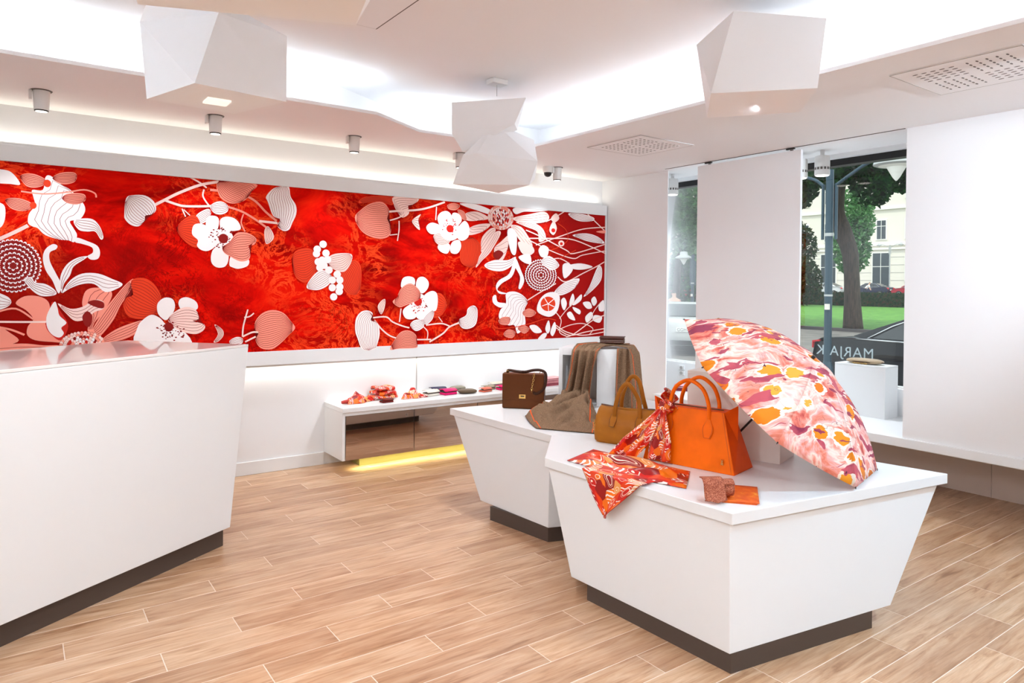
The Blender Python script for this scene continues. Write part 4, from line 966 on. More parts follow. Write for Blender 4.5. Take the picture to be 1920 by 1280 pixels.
tw_ = thing('wallet', 'dark brown folded wallet lying on the brown scarf', 'wallet', tuple(F1+w_*.36+dv*.13+Vector((0, 0, .4365))), math.atan2(-.831, .556)+.1)
for k in range(3):
    MB().box((-.085, -.05, .0+.011*k), (.085, .05, .008+.011*k)).build('leaf', 'dark_wallet', tw_, bevel=.003)
    if k < 2: MB().box((-.08, -.046, .0085+.011*k), (.08, .046, .0105+.011*k)).build('paper', 'kick_beige', tw_)
MB().grid(lambda u, v: Vector((-.088+.176*v, -.052+.105*u, .034+.012*math.sin(u*2.4))), 8, 2).build('flap', 'dark_wallet', tw_, solid=.004, smooth='all')
# clutch on the window box
t = thing('clutch_bag', 'flat taupe clutch with a chain strap on the window box', 'bag', (5.585, 2.905, .849), math.pi/2)
leather('taupe', (168, 148, 122), 200, .2); 
def cl_(u, v):
    th, ph = 2*math.pi*u, math.pi*v; sx = lambda q, e: math.copysign(abs(q)**e, q)
    return Vector((.145*sx(math.cos(th), .6)*math.sin(ph)**.5, .065*sx(math.sin(th), .7)*math.sin(ph)**.5, .022-.021*math.cos(ph)))
MB().grid(cl_, 32, 12).build('body', 'taupe', t, smooth='all')
MB().tube([(.147*math.cos(a), .067*math.sin(a), .019) for a in [2*math.pi*i/30 for i in range(30)]], .004, 6, closed=True).build('edge_trim', 'brown_leather_dark', t)
mb = MB()
for i in range(9):
    c = Vector((.06-.014*i, .072+.004*math.sin(i), .008)); mb.tube([c+Vector((math.cos(a)*.008, 0 if i % 2 else math.sin(a)*.005, math.sin(a)*.005 if i % 2 else 0)) for a in [2*math.pi*j/8 for j in range(8)]], .0016, 5, closed=True)
mb.build('chain_strap', 'gold', t, smooth='all')

# ---- rolled tie and folded pocket square
m = mat('tie_weave', (178, 92, 48), .7); tc = N(m, 'ShaderNodeTexCoord'); n = N(m, 'ShaderNodeTexVoronoi'); n.inputs['Scale'].default_value = 420; ln(m, tc.outputs['Object'], n.inputs['Vector'])
sx = N(m, 'ShaderNodeSeparateColor'); ln(m, n.outputs['Color'], sx.inputs[0]); r = ramp(m, sx.outputs[0], [(0, (116, 42, 18)), (.4, (150, 70, 36)), (.75, (196, 120, 88)), (1, (130, 50, 20))]); ln(m, r.outputs[0], bsdf(m).inputs['Base Color'])
m = mat('orange_cloth', (238, 112, 14), .7); tc = N(m, 'ShaderNodeTexCoord'); n = ns(m, tc.outputs['Object'], 30, 4); r = ramp(m, n.outputs['Fac'], [(.35, (210, 76, 2)), (.6, (226, 100, 6)), (.72, (238, 150, 40))]); ln(m, r.outputs[0], bsdf(m).inputs['Base Color'])
ta = Vector((.86, -.51, 0)).normalized(); tb = Vector((-ta.y*-1, -ta.x, 0)); tb = Vector((-.51, -.86, 0)).normalized()
t = thing('rolled_tie', 'speckled copper necktie rolled up with its wide end forward', 'tie', (2.315, 1.757, ZT))
f2 = xf((0, 0, 0), ta, tb, (0, 0, 1))
def roll(u, v):
    a = u*math.pi*5.2+.6; r = .036-.0235*u; return f2(-.025+.052*v+.02*(1-u)*0, r*math.cos(a), .0375+r*math.sin(a))
MB().grid(roll, 90, 4).build('coil', 'tie_weave', t, solid=.003, smooth='all')
def blade(u, v):
    s = (v-.5)*2; wd = .040+.004*u
    P = spl_b(u); tip = max(0, u-.82)/.18; return f2(-.060+s*wd*(1), P[0]+(-(abs(s))*.030*tip), P[1])
BP = [(-.02, .076), (.010, .079), (.033, .064), (.044, .035), (.058, .012), (.085, .005)]
def spl_b(u):
    q = spline([(a, b) for a, b in BP], False, 6); i = u*(len(q)-1); j = min(int(i), len(q)-2); f = i-j; return q[j][0]*(1-f)+q[j+1][0]*f, q[j][1]*(1-f)+q[j+1][1]*f
MB().grid(blade, 30, 10).build('wide_end', 'tie_weave', t, solid=.005, smooth='all')
t = thing('pocket_square', 'folded orange pocket square lying under the rolled tie', 'handkerchief', (2.40, 1.72, ZT))
P1 = [Vector((2.252, 1.742, 0)), Vector((2.345, 1.632, 0)), Vector((2.535, 1.775, 0)), Vector((2.44, 1.885, 0))]; cO = Vector((2.40, 1.72, 0))
for k in range(3):
    sh = Vector((.004*k, -.003*k, 0)); q = [p-cO+sh for p in P1]
    MB().grid(lambda u, v: (q[0]*(1-u)+q[1]*u)*(1-v)+(q[3]*(1-u)+q[2]*u)*v+Vector((0, 0, .0015+.0025*k+.0012*math.sin(v*6+k)*math.sin(u*3.1))), 8, 10).build('fold', 'orange_cloth', t, solid=.002, smooth='all')
for o in [o for o in bpy.data.objects if o.name.startswith('rolled_tie')]: o.location.z += .006

# ---- umbrella
def paint(name):
    m = mat(name, (250, 220, 210), .6, spec=.25); tc = N(m, 'ShaderNodeTexCoord'); uv = tc.outputs['UV']
    w1 = ns(m, mapping(m, uv, (1, 1, 1)), 5, 3); sc = N(m, 'ShaderNodeVectorMath', operation='SCALE'); sc.inputs['Scale'].default_value = .10; ln(m, w1.outputs['Color'], sc.inputs[0])
    ad = N(m, 'ShaderNodeVectorMath', operation='ADD'); ln(m, uv, ad.inputs[0]); ln(m, sc.outputs[0], ad.inputs[1]); q = ad.outputs[0]
    a = ns(m, mapping(m, q, (1.6, .9, 1)), 9, 4, .6, .6); c = ramp(m, a.outputs['Fac'], [(.30, (190, 66, 60)), (.38, (226, 122, 104)), (.44, (238, 168, 152)), (.50, (246, 218, 206)), (.56, (238, 172, 166)), (.62, (230, 140, 120)), (.72, (212, 92, 62))])
    vo = N(m, 'ShaderNodeTexVoronoi'); vo.inputs['Scale'].default_value = 10.5; vo.inputs['Randomness'].default_value = .9; ln(m, mapping(m, q, (1.15, .8, 1)), vo.inputs['Vector'])
    sx = N(m, 'ShaderNodeSeparateColor'); ln(m, vo.outputs['Color'], sx.inputs[0])
    br = ns(m, mapping(m, q, (30, 6, 1)), 3, 3); md = N(m, 'ShaderNodeMath', operation='MULTIPLY_ADD'); ln(m, br.outputs['Fac'], md.inputs[0]); md.inputs[1].default_value = .25; ln(m, vo.outputs['Distance'], md.inputs[2])
    blob = ramp(m, md.outputs[0], [(0, (255, 255, 255)), (.47, (0, 0, 0))], 'CONSTANT'); pick = ramp(m, sx.outputs[0], [(0, (0, 0, 0)), (.45, (255, 255, 255))], 'CONSTANT')
    f = mixrgb(m, 1, blob.outputs[0], pick.outputs[0], 'MULTIPLY'); oc = ramp(m, sx.outputs[1], [(0, (240, 172, 62)), (.5, (236, 140, 16)), (1, (228, 112, 4))]); c2 = mixrgb(m, f, c.outputs[0], oc.outputs[0])
    halo = ramp(m, md.outputs[0], [(0, (0, 0, 0)), (.47, (255, 255, 255)), (.56, (0, 0, 0))], 'CONSTANT'); f = mixrgb(m, 1, halo.outputs[0], pick.outputs[0], 'MULTIPLY'); c2 = mixrgb(m, f, c2, (246, 228, 212))
    b = ns(m, mapping(m, q, (2.6, .75, 1), (4, 2, 0), (0, 0, .5)), 7, 3, .5, 1.0); st = ramp(m, b.outputs['Fac'], [(0, (0, 0, 0)), (.585, (255, 255, 255)), (.70, (255, 255, 255))], 'CONSTANT'); bc = ramp(m, a.outputs['Fac'], [(.35, (140, 44, 74)), (.6, (196, 84, 96))]); c2 = mixrgb(m, st.outputs[0], c2, bc.outputs[0])
    l = ns(m, mapping(m, q, (1.2, 1, 1), (7, 9, 0)), 6, 2, .5, 1.5); lr = ramp(m, l.outputs['Fac'], [(0, (0, 0, 0)), (.497, (255, 255, 255)), (.503, (0, 0, 0))], 'CONSTANT'); mk = ns(m, mapping(m, q, (1, 1, 1), (1, 4, 0)), 8, 1); mr2 = ramp(m, mk.outputs['Fac'], [(0, (0, 0, 0)), (.53, (255, 255, 255))], 'CONSTANT')
    f = mixrgb(m, 1, lr.outputs[0], mr2.outputs[0], 'MULTIPLY'); c2 = mixrgb(m, f, c2, (92, 40, 60)); ln(m, c2, bsdf(m).inputs['Base Color'])
    return m
paint('umbrella_print')
UC = Vector((2.960, 1.9506, .954)); UN = Vector((.195, -.623, .7576)).normalized(); UR, UH = .556, .2305
TP = [Vector(p)+Vector((0, 0, .0105)) for p in ((2.855,1.516,.613),(2.507,1.654,.816),(2.425,1.966,1.094),(2.656,2.269,1.283),(3.065,2.385,1.274),(3.413,2.247,1.071),(3.495,1.936,.793),(3.264,1.633,.604))]
t = thing('umbrella', 'open umbrella printed with orange and pink tulips leaning on the table', 'umbrella', (2.96, 1.95, ZT)); UO = Vector((2.96, 1.95, ZT))
ex_ = (TP[0]-UC).normalized(); ey_ = UN.cross(ex_)
def rib(k_, s):
    p = UC+(TP[k_ % 8]-UC)*s; return p+UN*UH*(1-s**2.0)
for k_ in range(8):
    mb = MB(); mb.uv = {}
    nr, nw = 14, 8; o = 0
    for i in range(nr+1):
        for j in range(nw+1):
            s = .012+.988*i/nr; v = j/nw; p = rib(k_, s)*(1-v)+rib(k_+1, s)*v; p -= UN*(.012*math.sin(math.pi*v)*s*(1-.5*s))
            r_ = p-UC; mb.uv[len(mb.v)] = (r_.dot(ex_)/UR*.5+.5, r_.dot(ey_)/UR*.5+.5); mb.v.append(tuple(p-UO))
    for i in range(nr):
        for j in range(nw): a = i*(nw+1)+j; mb.f.append((a, a+nw+1, a+nw+2, a+1)); mb.m.append(0)
    mb.build('canopy_panel', 'umbrella_print', t, solid=.0012, smooth='all')
mat('rib_steel', (150, 150, 152), .3, 1)
for k_ in range(8):
    rb = MB().tube([rib(k_, s/10)-UN*.006-UO for s in range(0, 11)], .0016, 6).build('rib', 'rib_steel', t, smooth='all')
    mid = rib(k_, .55)-UN*.007; ctr = UC-UN*.06
    MB().tube([mid-UO, ctr-UO], .0014, 6).build('stretcher', 'rib_steel', rb)
    d = (TP[k_]-rib(k_, .9)).normalized(); MB().tube([TP[k_]-d*.004-UO, TP[k_]+d*.006-UO], [.003, .0015], 8).build('tip', 'black', rb)
MB().tube([UC+UN*(UH-.01)-UO, UC-UN*.40-UO], .0055, 10).build('shaft', 'black', t, smooth=True)
MB().tube([UC-UN*.37-UO, UC-UN*.428-UO], .0105, 12).build('grip', 'black', t, smooth=True, bevel=.002)
MB().tube([UC+UN*(UH-.012)-UO, UC+UN*(UH+.014)-UO], [.010, .0085], 12).build('ferrule', 'black', t, smooth=True)
MB().tube([UC-UN*.045-UO, UC-UN*.075-UO], .011, 12).build('runner', 'black', t)

# ---- scarves and wallets on the bench
BZ = bzt
def lump(mb, cx, cy, rx, ry, h, seed, z0=0, rz=0):
    c, s = math.cos(rz), math.sin(rz)
    def f(u, v):
        th = 2*math.pi*u; r = v; wob = 1+.18*math.sin(3*th+seed)+.12*math.sin(5*th+seed*2)
        x, y = rx*wob*r*math.cos(th), ry*wob*r*math.sin(th); q = noise.noise(Vector((x*18+seed, y*18, seed)))
        q *= min(1, r*3); z = z0+max(.002, (1-r**2.6)*h*(.62+.6*q)+.012*math.sin(x*60+y*40+q*4)*(1-r)*min(1, r*4)) if v < .99 else z0+.002
        return Vector((cx+x*c-y*s, cy+x*s+y*c, z))
    return mb.grid(f, 36, 14)
t = thing('bench_scarf', 'crumpled orange printed scarf at the left end of the bench', 'scarf', (2.24, 5.22, BZ), group='scarves on the bench'); lump(MB(), 0, 0, .125, .05, .11, 1.3, rz=.2).build('cloth', 'silk_small', t, smooth='all')
MB().tube([(-.15, -.03, .018), (-.10, -.025, .02)], [.012, .017], 10).build('rolled_end', 'silk_hem', t, smooth=True)
t = thing('bench_scarf', 'folded orange scarf stack in the middle of the bench scarves', 'scarf', (2.49, 5.30, BZ), group='scarves on the bench')
for k in range(3): MB().grid(lambda u, v: Vector(((u-.5)*(.20-.02*k), (v-.5)*(.15-.01*k),   .026+.034*k+.006*math.sin(u*9+k*2)*math.cos(v*5)-.014*abs(2*v-1)**6)), 16, 10).build('fold', 'silk_small', t, solid=.018, smooth='all')
t = thing('bench_scarf', 'crumpled white and red scarf right of the folded scarf stack', 'scarf', (2.70, 5.20, BZ), group='scarves on the bench'); lump(MB(), 0, 0, .095, .05, .10, 4.1, rz=.1).build('cloth', 'silk_small', t, smooth='all'); lump(MB(), .08, -.015, .06, .03, .035, 2.2).build('scarf_end', 'silk_small', t, smooth='all')
wallet('wallet', 'dark red wallet before the folded orange scarves', 'wallet', (2.435, 5.115, BZ), (.10, .06, .022), (112, 22, 14), .1, 'wallets on the bench')
for lab, x, y, sz, c, rz in (
    ('off white folded wallet next to the bench scarves', 2.90, 5.225, (.13, .085, .036), (226, 218, 206), .15), ('navy blue folded wallet behind the white wallet', 3.03, 5.335, (.14, .085, .036), (58, 54, 80), -.1),
    ('bright pink folded wallet on the bench', 3.06, 5.205, (.135, .085, .036), (232, 30, 112), .12), ('coral red wallet on the bench', 3.42, 5.17, (.11, .07, .026), (216, 110, 86), .25),
    ('taupe wallet behind the coral one', 3.51, 5.26, (.12, .07, .026), (150, 134, 112), .1), ('magenta wallet half hidden by the brown satchel', 3.62, 5.19, (.11, .075, .03), (214, 24, 96), .1),
    ('cream wallet with dark edge behind the magenta one', 3.63, 5.315, (.15, .06, .04), (206, 196, 180), .05), ('burgundy wallet behind the brown satchel', 3.83, 5.34, (.14, .08, .05), (112, 18, 44), -.1)):
    wallet('wallet', lab, 'wallet', (x, y, BZ), sz, c, rz, 'wallets on the bench')
leather('grey_pouch', (136, 130, 116), 260, .2); m = leather('snake', (98, 82, 64), 160, .5)
def pouch(label, x, y, mt, rz, sx=.075, sy=.05, h=.03):
    t = thing('pouch', label, 'pouch', (x, y, BZ), rz, 'pouches on the bench')
    def f(u, v):
        th, ph = 2*math.pi*u, math.pi*v; q = lambda a, e: math.copysign(abs(a)**e, a); return Vector((sx*q(math.cos(th), .7)*math.sin(ph)**.5, sy*q(math.sin(th), .7)*math.sin(ph)**.5, h*(.51-.5*math.cos(ph))))
    MB().grid(f, 28, 12).build('body', mt, t, smooth='all')
    MB().tube([(-sx*.9, -sy*.55, h*.5), (0, -sy*1.02, h*.52), (sx*.9, -sy*.55, h*.5)], .0025, 6).build('zip', 'zip_brown', t)
pouch('oval grey pouch behind the pink wallet', 3.235, 5.345, 'grey_pouch', .1, .08, .045, .042); pouch('brown snakeskin pouch right of the pink wallet', 3.235, 5.175, 'snake', -.15, .085, .055, .036)
for k, (c, lab) in enumerate((((176, 84, 96), 'lowest pink pouch of the stack right of the satchel'), ((216, 140, 146), 'middle pink pouch of the stack right of the satchel'), ((226, 160, 164), 'top pink pouch of the stack right of the satchel'))):
    wallet('wallet', lab, 'wallet', (4.18, 5.19, BZ+.026*k), (.22-.02*k, .12, .024), c, .05, 'stacked pink pouches')
for k, (c, lab) in enumerate((((150, 60, 84), 'lower dark pink wallet on the window ledge'), ((226, 168, 176), 'upper pale pink wallet on the window ledge'))):
    wallet('wallet', lab, 'wallet', (5.33, 4.545, .44+.03*k), (.18, .10, .028), c, -math.pi/2+.6, 'pink wallets on the window ledge')
# ================================================================ THE STREET OUTSIDE
m = mat('asphalt', (150, 146, 146), .85); tc = N(m, 'ShaderNodeTexCoord'); n = ns(m, tc.outputs['Object'], 1.2, 6); r = ramp(m, n.outputs['Fac'], [(.3, (104, 98, 96)), (.7, (142, 134, 128))]); ln(m, r.outputs[0], bsdf(m).inputs['Base Color'])
mat('kerb_stone', (84, 78, 80), .8); mat('pavement', (150, 142, 136), .8)
m = mat('lawn', (120, 190, 70), .9); tc = N(m, 'ShaderNodeTexCoord'); n = ns(m, tc.outputs['Object'], 2.2, 6, .7); r = ramp(m, n.outputs['Fac'], [(.3, (56, 108, 24)), (.55, (84, 140, 40)), (.75, (130, 168, 74))]); ln(m, r.outputs[0], bsdf(m).inputs['Base Color'])
def foliage(name, a, b, c):
    m = mat(name, b, .7, spec=.2); tc = N(m, 'ShaderNodeTexCoord'); n = ns(m, tc.outputs['Object'], 3.5, 3); r = ramp(m, n.outputs['Fac'], [(.35, a), (.5, b), (.66, c)]); ln(m, r.outputs[0], bsdf(m).inputs['Base Color'])
    tl = N(m, 'ShaderNodeBsdfTranslucent'); ln(m, r.outputs[0], tl.inputs['Color']); mx = N(m, 'ShaderNodeMixShader'); mx.inputs[0].default_value = .35
    ln(m, bsdf(m).outputs[0], mx.inputs[1]); ln(m, tl.outputs[0], mx.inputs[2]); ln(m, mx.outputs[0], m.node_tree.nodes['Material Output'].inputs[0])
foliage('leaves_dark', (10, 40, 20), (22, 72, 32), (58, 112, 52)); foliage('leaves_light', (40, 88, 44), (76, 126, 70), (124, 164, 112)); foliage('leaves_hedge', (20, 46, 20), (46, 72, 34), (84, 58, 42))
foliage('leaves_red', (120, 24, 40), (168, 44, 60), (196, 96, 90))
m = mat('bark', (110, 88, 76), .9); tc = N(m, 'ShaderNodeTexCoord'); n = ns(m, mapping(m, tc.outputs['Object'], (5, 5, .7)), 3, 6, .7); r = ramp(m, n.outputs['Fac'], [(.3, (40, 29, 25)), (.7, (98, 78, 66))]); ln(m, r.outputs[0], bsdf(m).inputs['Base Color']); bump(m, n.outputs['Fac'], .8, .05)
mat('facade', (226, 218, 206), .8); mat('facade_trim', (232, 228, 220), .8); mat('pane_dark', (44, 54, 60), .15, spec=.4); mat('curtain', (214, 206, 190), .9)
mat('post_blue', (44, 66, 80), .4, .3); mat('lamp_grey', (170, 172, 172), .4); mat('lamp_white', (238, 236, 230), .4); mat('paper_note', (220, 214, 206), .8)
for nm, c in (('paint_black', (16, 16, 24)), ('paint_white', (205, 205, 205)), ('paint_blue', (26, 30, 60)), ('paint_red', (170, 26, 50))): mat(nm, c, .25, spec=.35, coat=.15)
mat('car_glass', (24, 28, 32), .05, spec=.9); mat('chrome', (214, 214, 216), .12, 1); mat('tyre', (22, 22, 22), .8); mat('tail_red', (196, 30, 44), .2, emit=(210, 40, 50), es=.05); mat('plate_white', (238, 238, 236), .5); mat('ink', (30, 30, 34), .6); mat('bumper_dark', (34, 34, 36), .6)
ZR = -.4
struct('pavement', MB().box((5.95, -60, -.7), (10.9, 120, -.3)), 'pavement')
struct('road', MB().box((10.9, -60, -.8), (29.3, 120, ZR)), 'asphalt')
struct('kerb', MB().box((29.3, -60, -.8), (29.7, 120, -.27)), 'kerb_stone')
struct('lawn', MB().add([(29.7, -60, -.29), (70.5, -60, -.29), (70.5, 120, -.29), (29.7, 120, -.29)], [(0, 1, 2, 3)]), 'lawn')
struct('far_street', MB().box((70.5, -60, -.8), (92, 140, .55)), 'asphalt')
def leafcloud(mb, c, r, n, s, seed):
    rnd = random.Random(seed)
    for _ in range(n):
        while True:
            p = Vector((rnd.uniform(-1, 1), rnd.uniform(-1, 1), rnd.uniform(-1, 1)))
            if .15 < p.length < 1 and noise.noise(p*2.3+Vector((seed, 0, 0))) > -.28: break
        q = Vector(c)+Vector((p.x*r[0], p.y*r[1], p.z*r[2])); a = Vector((rnd.gauss(0, 1), rnd.gauss(0, 1), rnd.gauss(0, .6))).normalized(); b = a.cross(Vector((rnd.gauss(0, 1), rnd.gauss(0, 1), rnd.gauss(0, 1)))).normalized(); k = s*rnd.uniform(.6, 1.3)
        mb.add([q-a*k, q+b*k*.6, q+a*k, q-b*k*.6], [(0, 1, 2, 3)])
    return mb
def tree(label, base, path, radii, clouds, lm):
    t = thing('park_tree', label, 'tree', base, group='trees in the park'); B0 = Vector(base)
    if path: MB().tube([Vector(p)-B0 for p in spline(path, False, 5)], [radii[min(int(i/5), len(radii)-2)]*(1-(i/5) % 1)+radii[min(int(i/5)+1, len(radii)-1)]*((i/5) % 1) for i in range((len(path)-1)*5+1)], 14).build('trunk', 'bark', t, smooth='all')
    mb = MB()
    for i, (c, r, n, s) in enumerate(clouds): leafcloud(mb, Vector(c)-B0, r, n, s, i*7+len(label))
    o = mb.build('foliage', lm, t); o['kind'] = 'stuff'
tree('tall tree with a bent trunk on the lawn', (29.9, 16.1, -.29), [(29.9, 16.1, -.29), (29.9, 16.15, 1), (29.9, 16.2, 2.2), (29.9, 16.3, 3.1), (29.9, 16.62, 4.0), (29.9, 16.9, 4.9), (29.9, 16.8, 6.2), (29.9, 16.3, 8), (29.9, 16.2, 10)], [.42, .33, .31, .34, .37, .31, .28, .24, .2],
     [((27.5, 19.2, 6.5), (2.6, 2.6, 2.3), 5200, .2), ((27.5, 15.8, 7.6), (3, 2.6, 2.0), 4600, .2), ((28, 13.0, 6.9), (2.4, 1.9, 1.7), 3600, .19), ((26, 19.6, 5.2), (1.6, 1.6, 1.4), 2000, .16), ((31, 15, 8.6), (4, 6, 2.4), 4500, .24), ((28.5, 14.6, 5.7), (1.0, .8, .9), 700, .15), ((28.5, 11.4, 6.9), (1.2, .9, 1.3), 1200, .17)], 'leaves_dark')
tree('leafy tree seen through the left window', (25, 20.6, -.29), [(25, 21.9, -.29), (25, 21.8, 2), (25, 21.4, 5)], [.2, .17, .1], [((23, 19.2, 5.2), (3.2, 3.2, 2.6), 5200, .16), ((25, 22.5, 6), (3, 3, 3), 3600, .16)], 'leaves_light')
tree('pale green tree before the cream building', (62, 33.4, -.29), [(62, 33.2, -.29), (62, 33.2, 4), (62, 33.0, 7)], [.3, .25, .15], [((62, 33.6, 5.2), (2, 1.5, 2.6), 1500, .24), ((63, 34.2, 8.0), (2, 2.0, 2.6), 1500, .24), ((62, 33.0, 7.2), (1.6, 1.2, 1.6), 800, .2)], 'leaves_light')
tree('dark shrub behind the white car', (32, 27.0, -.29), None, None, [((32, 26.8, 1.6), (1.6, 1.6, 2.4), 3000, .16)], 'leaves_dark')
tree('red leaved shrub seen through the left window', (40, 34.6, -.29), None, None, [((40, 34.4, 1.9), (1.6, 1.6, 2.0), 2200, .2)], 'leaves_red')
tree('brownish shrub left of the lamp post', (64, 40, -.29), None, None, [((64, 40.0, 2.2), (2, 2.2, 2.6), 2500, .22), ((66, 42.5, 5.5), (2, 3, 3.2), 2600, .25)], 'leaves_hedge')
hd = thing('hedge', 'long clipped hedge across the park lawn', 'hedge', (70, 45, -.29))
hb = MB(); rnd = random.Random(5); MB().box((-.45, -30, 0), (.4, 40, 1.36)).build('hedge_core', 'leaves_hedge', hd)
for _ in range(9000):
    y = rnd.uniform(-14, 14); z = rnd.uniform(0, 1.42); x = -.45-rnd.uniform(0, .12); k = rnd.uniform(.06, .14); a = Vector((rnd.gauss(0, .4), rnd.gauss(0, 1), rnd.gauss(0, 1))).normalized(); b = a.cross(Vector((1, 0, 0))).normalized(); q = Vector((x, y, z)); hb.add([q-a*k, q+b*k*.6, q+a*k, q-b*k*.6], [(0, 1, 2, 3)])
hb.build('leaves', 'leaves_hedge', hd)['kind'] = 'stuff'
# cream building
bd = thing('cream_building', 'cream stone building with tall windows across the park', 'building', (92, 45, .55))
BO = Vector((92, 45, .55))
child(MB().box((92, 30, .55), (100, 100, 22)), 'wall', 'facade', bd)
wins = []
for k in range(-3, 14):
    yc = 45.9+3.6*k; wins += [(yc-.56, yc+.56, 8.0, 10.4), (yc-.56, yc+.56, 13.2, 15.6)]; wins.append((yc-1.05, yc+1.05, .6, 6.15) if k % 2 == 0 else (yc-.5, yc+.5, 2.6, 5.6))
for y0, y1, z0, z1 in wins:
    fo = child(MB().box((91.88, y0-.16, z0-.14), (91.99, y1+.16, z1+.16)), 'window', 'facade_trim', bd)
    po = MB().box((91.86, y0, z0), (91.9, y1, z1)).build('pane', 'pane_dark', fo)
    mu_ = MB().box((91.84, y0, z0+(z1-z0)*.68), (91.87, y1, z0+(z1-z0)*.68+.07)).box((91.84, (y0+y1)/2-.03, z0), (91.87, (y0+y1)/2+.03, z1)).build('glazing_bar', 'facade_trim', fo)
for z in (6.6, 7.1, 11.8): child(MB().box((91.75, 30, z), (92, 100, z+.22)), 'cornice', 'facade_trim', bd)
for z in (1.6, 2.6, 3.6, 4.6, 5.6): child(MB().box((91.97, 30, z), (92, 100, z+.05)), 'stone_joint', 'seam', bd)
# street lamps
def street_lamp(label, base, top, rad, heads, post):
    t = thing('street_lamp', label, 'street lamp', base, group='street lamps'); H = top-base[2]
    MB().tube([(0, 0, 0), (0, 0, H)], rad, 14).build('post', post, t, smooth=True)
    MB().lathe([(rad*1.5, 0), (rad*1.5, .5), (rad*1.05, .6)], n=14).build('foot', post, t, smooth=True)
    for s in (-1, 1): MB().tube([(0, s*rad*1.9, H-1.1), (0, s*rad*1.9, H-.22)], rad*.42, 8).build('side_tube', post, t)
    MB().lathe([(rad*1.15, H-1.05), (rad*1.15, H-1.0)], n=14).lathe([(rad*1.1, H-2.0), (rad*1.1, H-1.97)], n=14).build('collar', 'lamp_grey', t)
    for dy, dz in heads:
        s = 1 if dy > 0 else -1
        MB().tube(spline([(0, s*rad*1.6, H-.26), (0, dy*.3, H-.13), (0, dy*.62, H+dz-.02), (0, dy*.85, H+dz)], False, 5), rad*.42, 10).build('arm', post, t, smooth='all')
        hd_ = MB().lathe([(.05, .02), (.13, .0), (.14, -.10), (.16, -.12), (.30, -.19), (.31, -.23), (.26, -.25)], (0, dy, H+dz+.12), 22).build('lamp_head', 'lamp_grey', t, smooth=True)
        MB().lathe([(.01, -.47), (.05, -.42), (.13, -.27), (.24, -.25)], (0, dy, H+dz+.12), 22).build('diffuser', 'lamp_white', hd_, smooth=True)
    if rad > .05: MB().obox((-rad*.8, -rad*.95, 1.42), (0, .06, 0), (-.05, 0, 0), (0, 0, .09)).build('sticker', 'paper_note', t)
    return t
street_lamp('blue grey street lamp post with two arms outside the right window', (10.5, 6.06, -.3), 3.33, .058, ((-1.02, .06), (.85, -.02)), 'post_blue')
street_lamp('street lamp with a hat shaped head outside the left window', (20, 16.72, -.3), 2.62, .055, ((.42, .0),), 'post_blue')
street_lamp('distant slim park lamp left of the tree trunk', (58, 37.6, -.29), 4.6, .07, ((.3, 0), (-.3, 0)), 'lamp_grey')
street_lamp('distant slim street lamp before the cream building', (86, 41.9, .55), 6.8, .07, ((1.3, .1), (-1.3, .1)), 'lamp_grey')
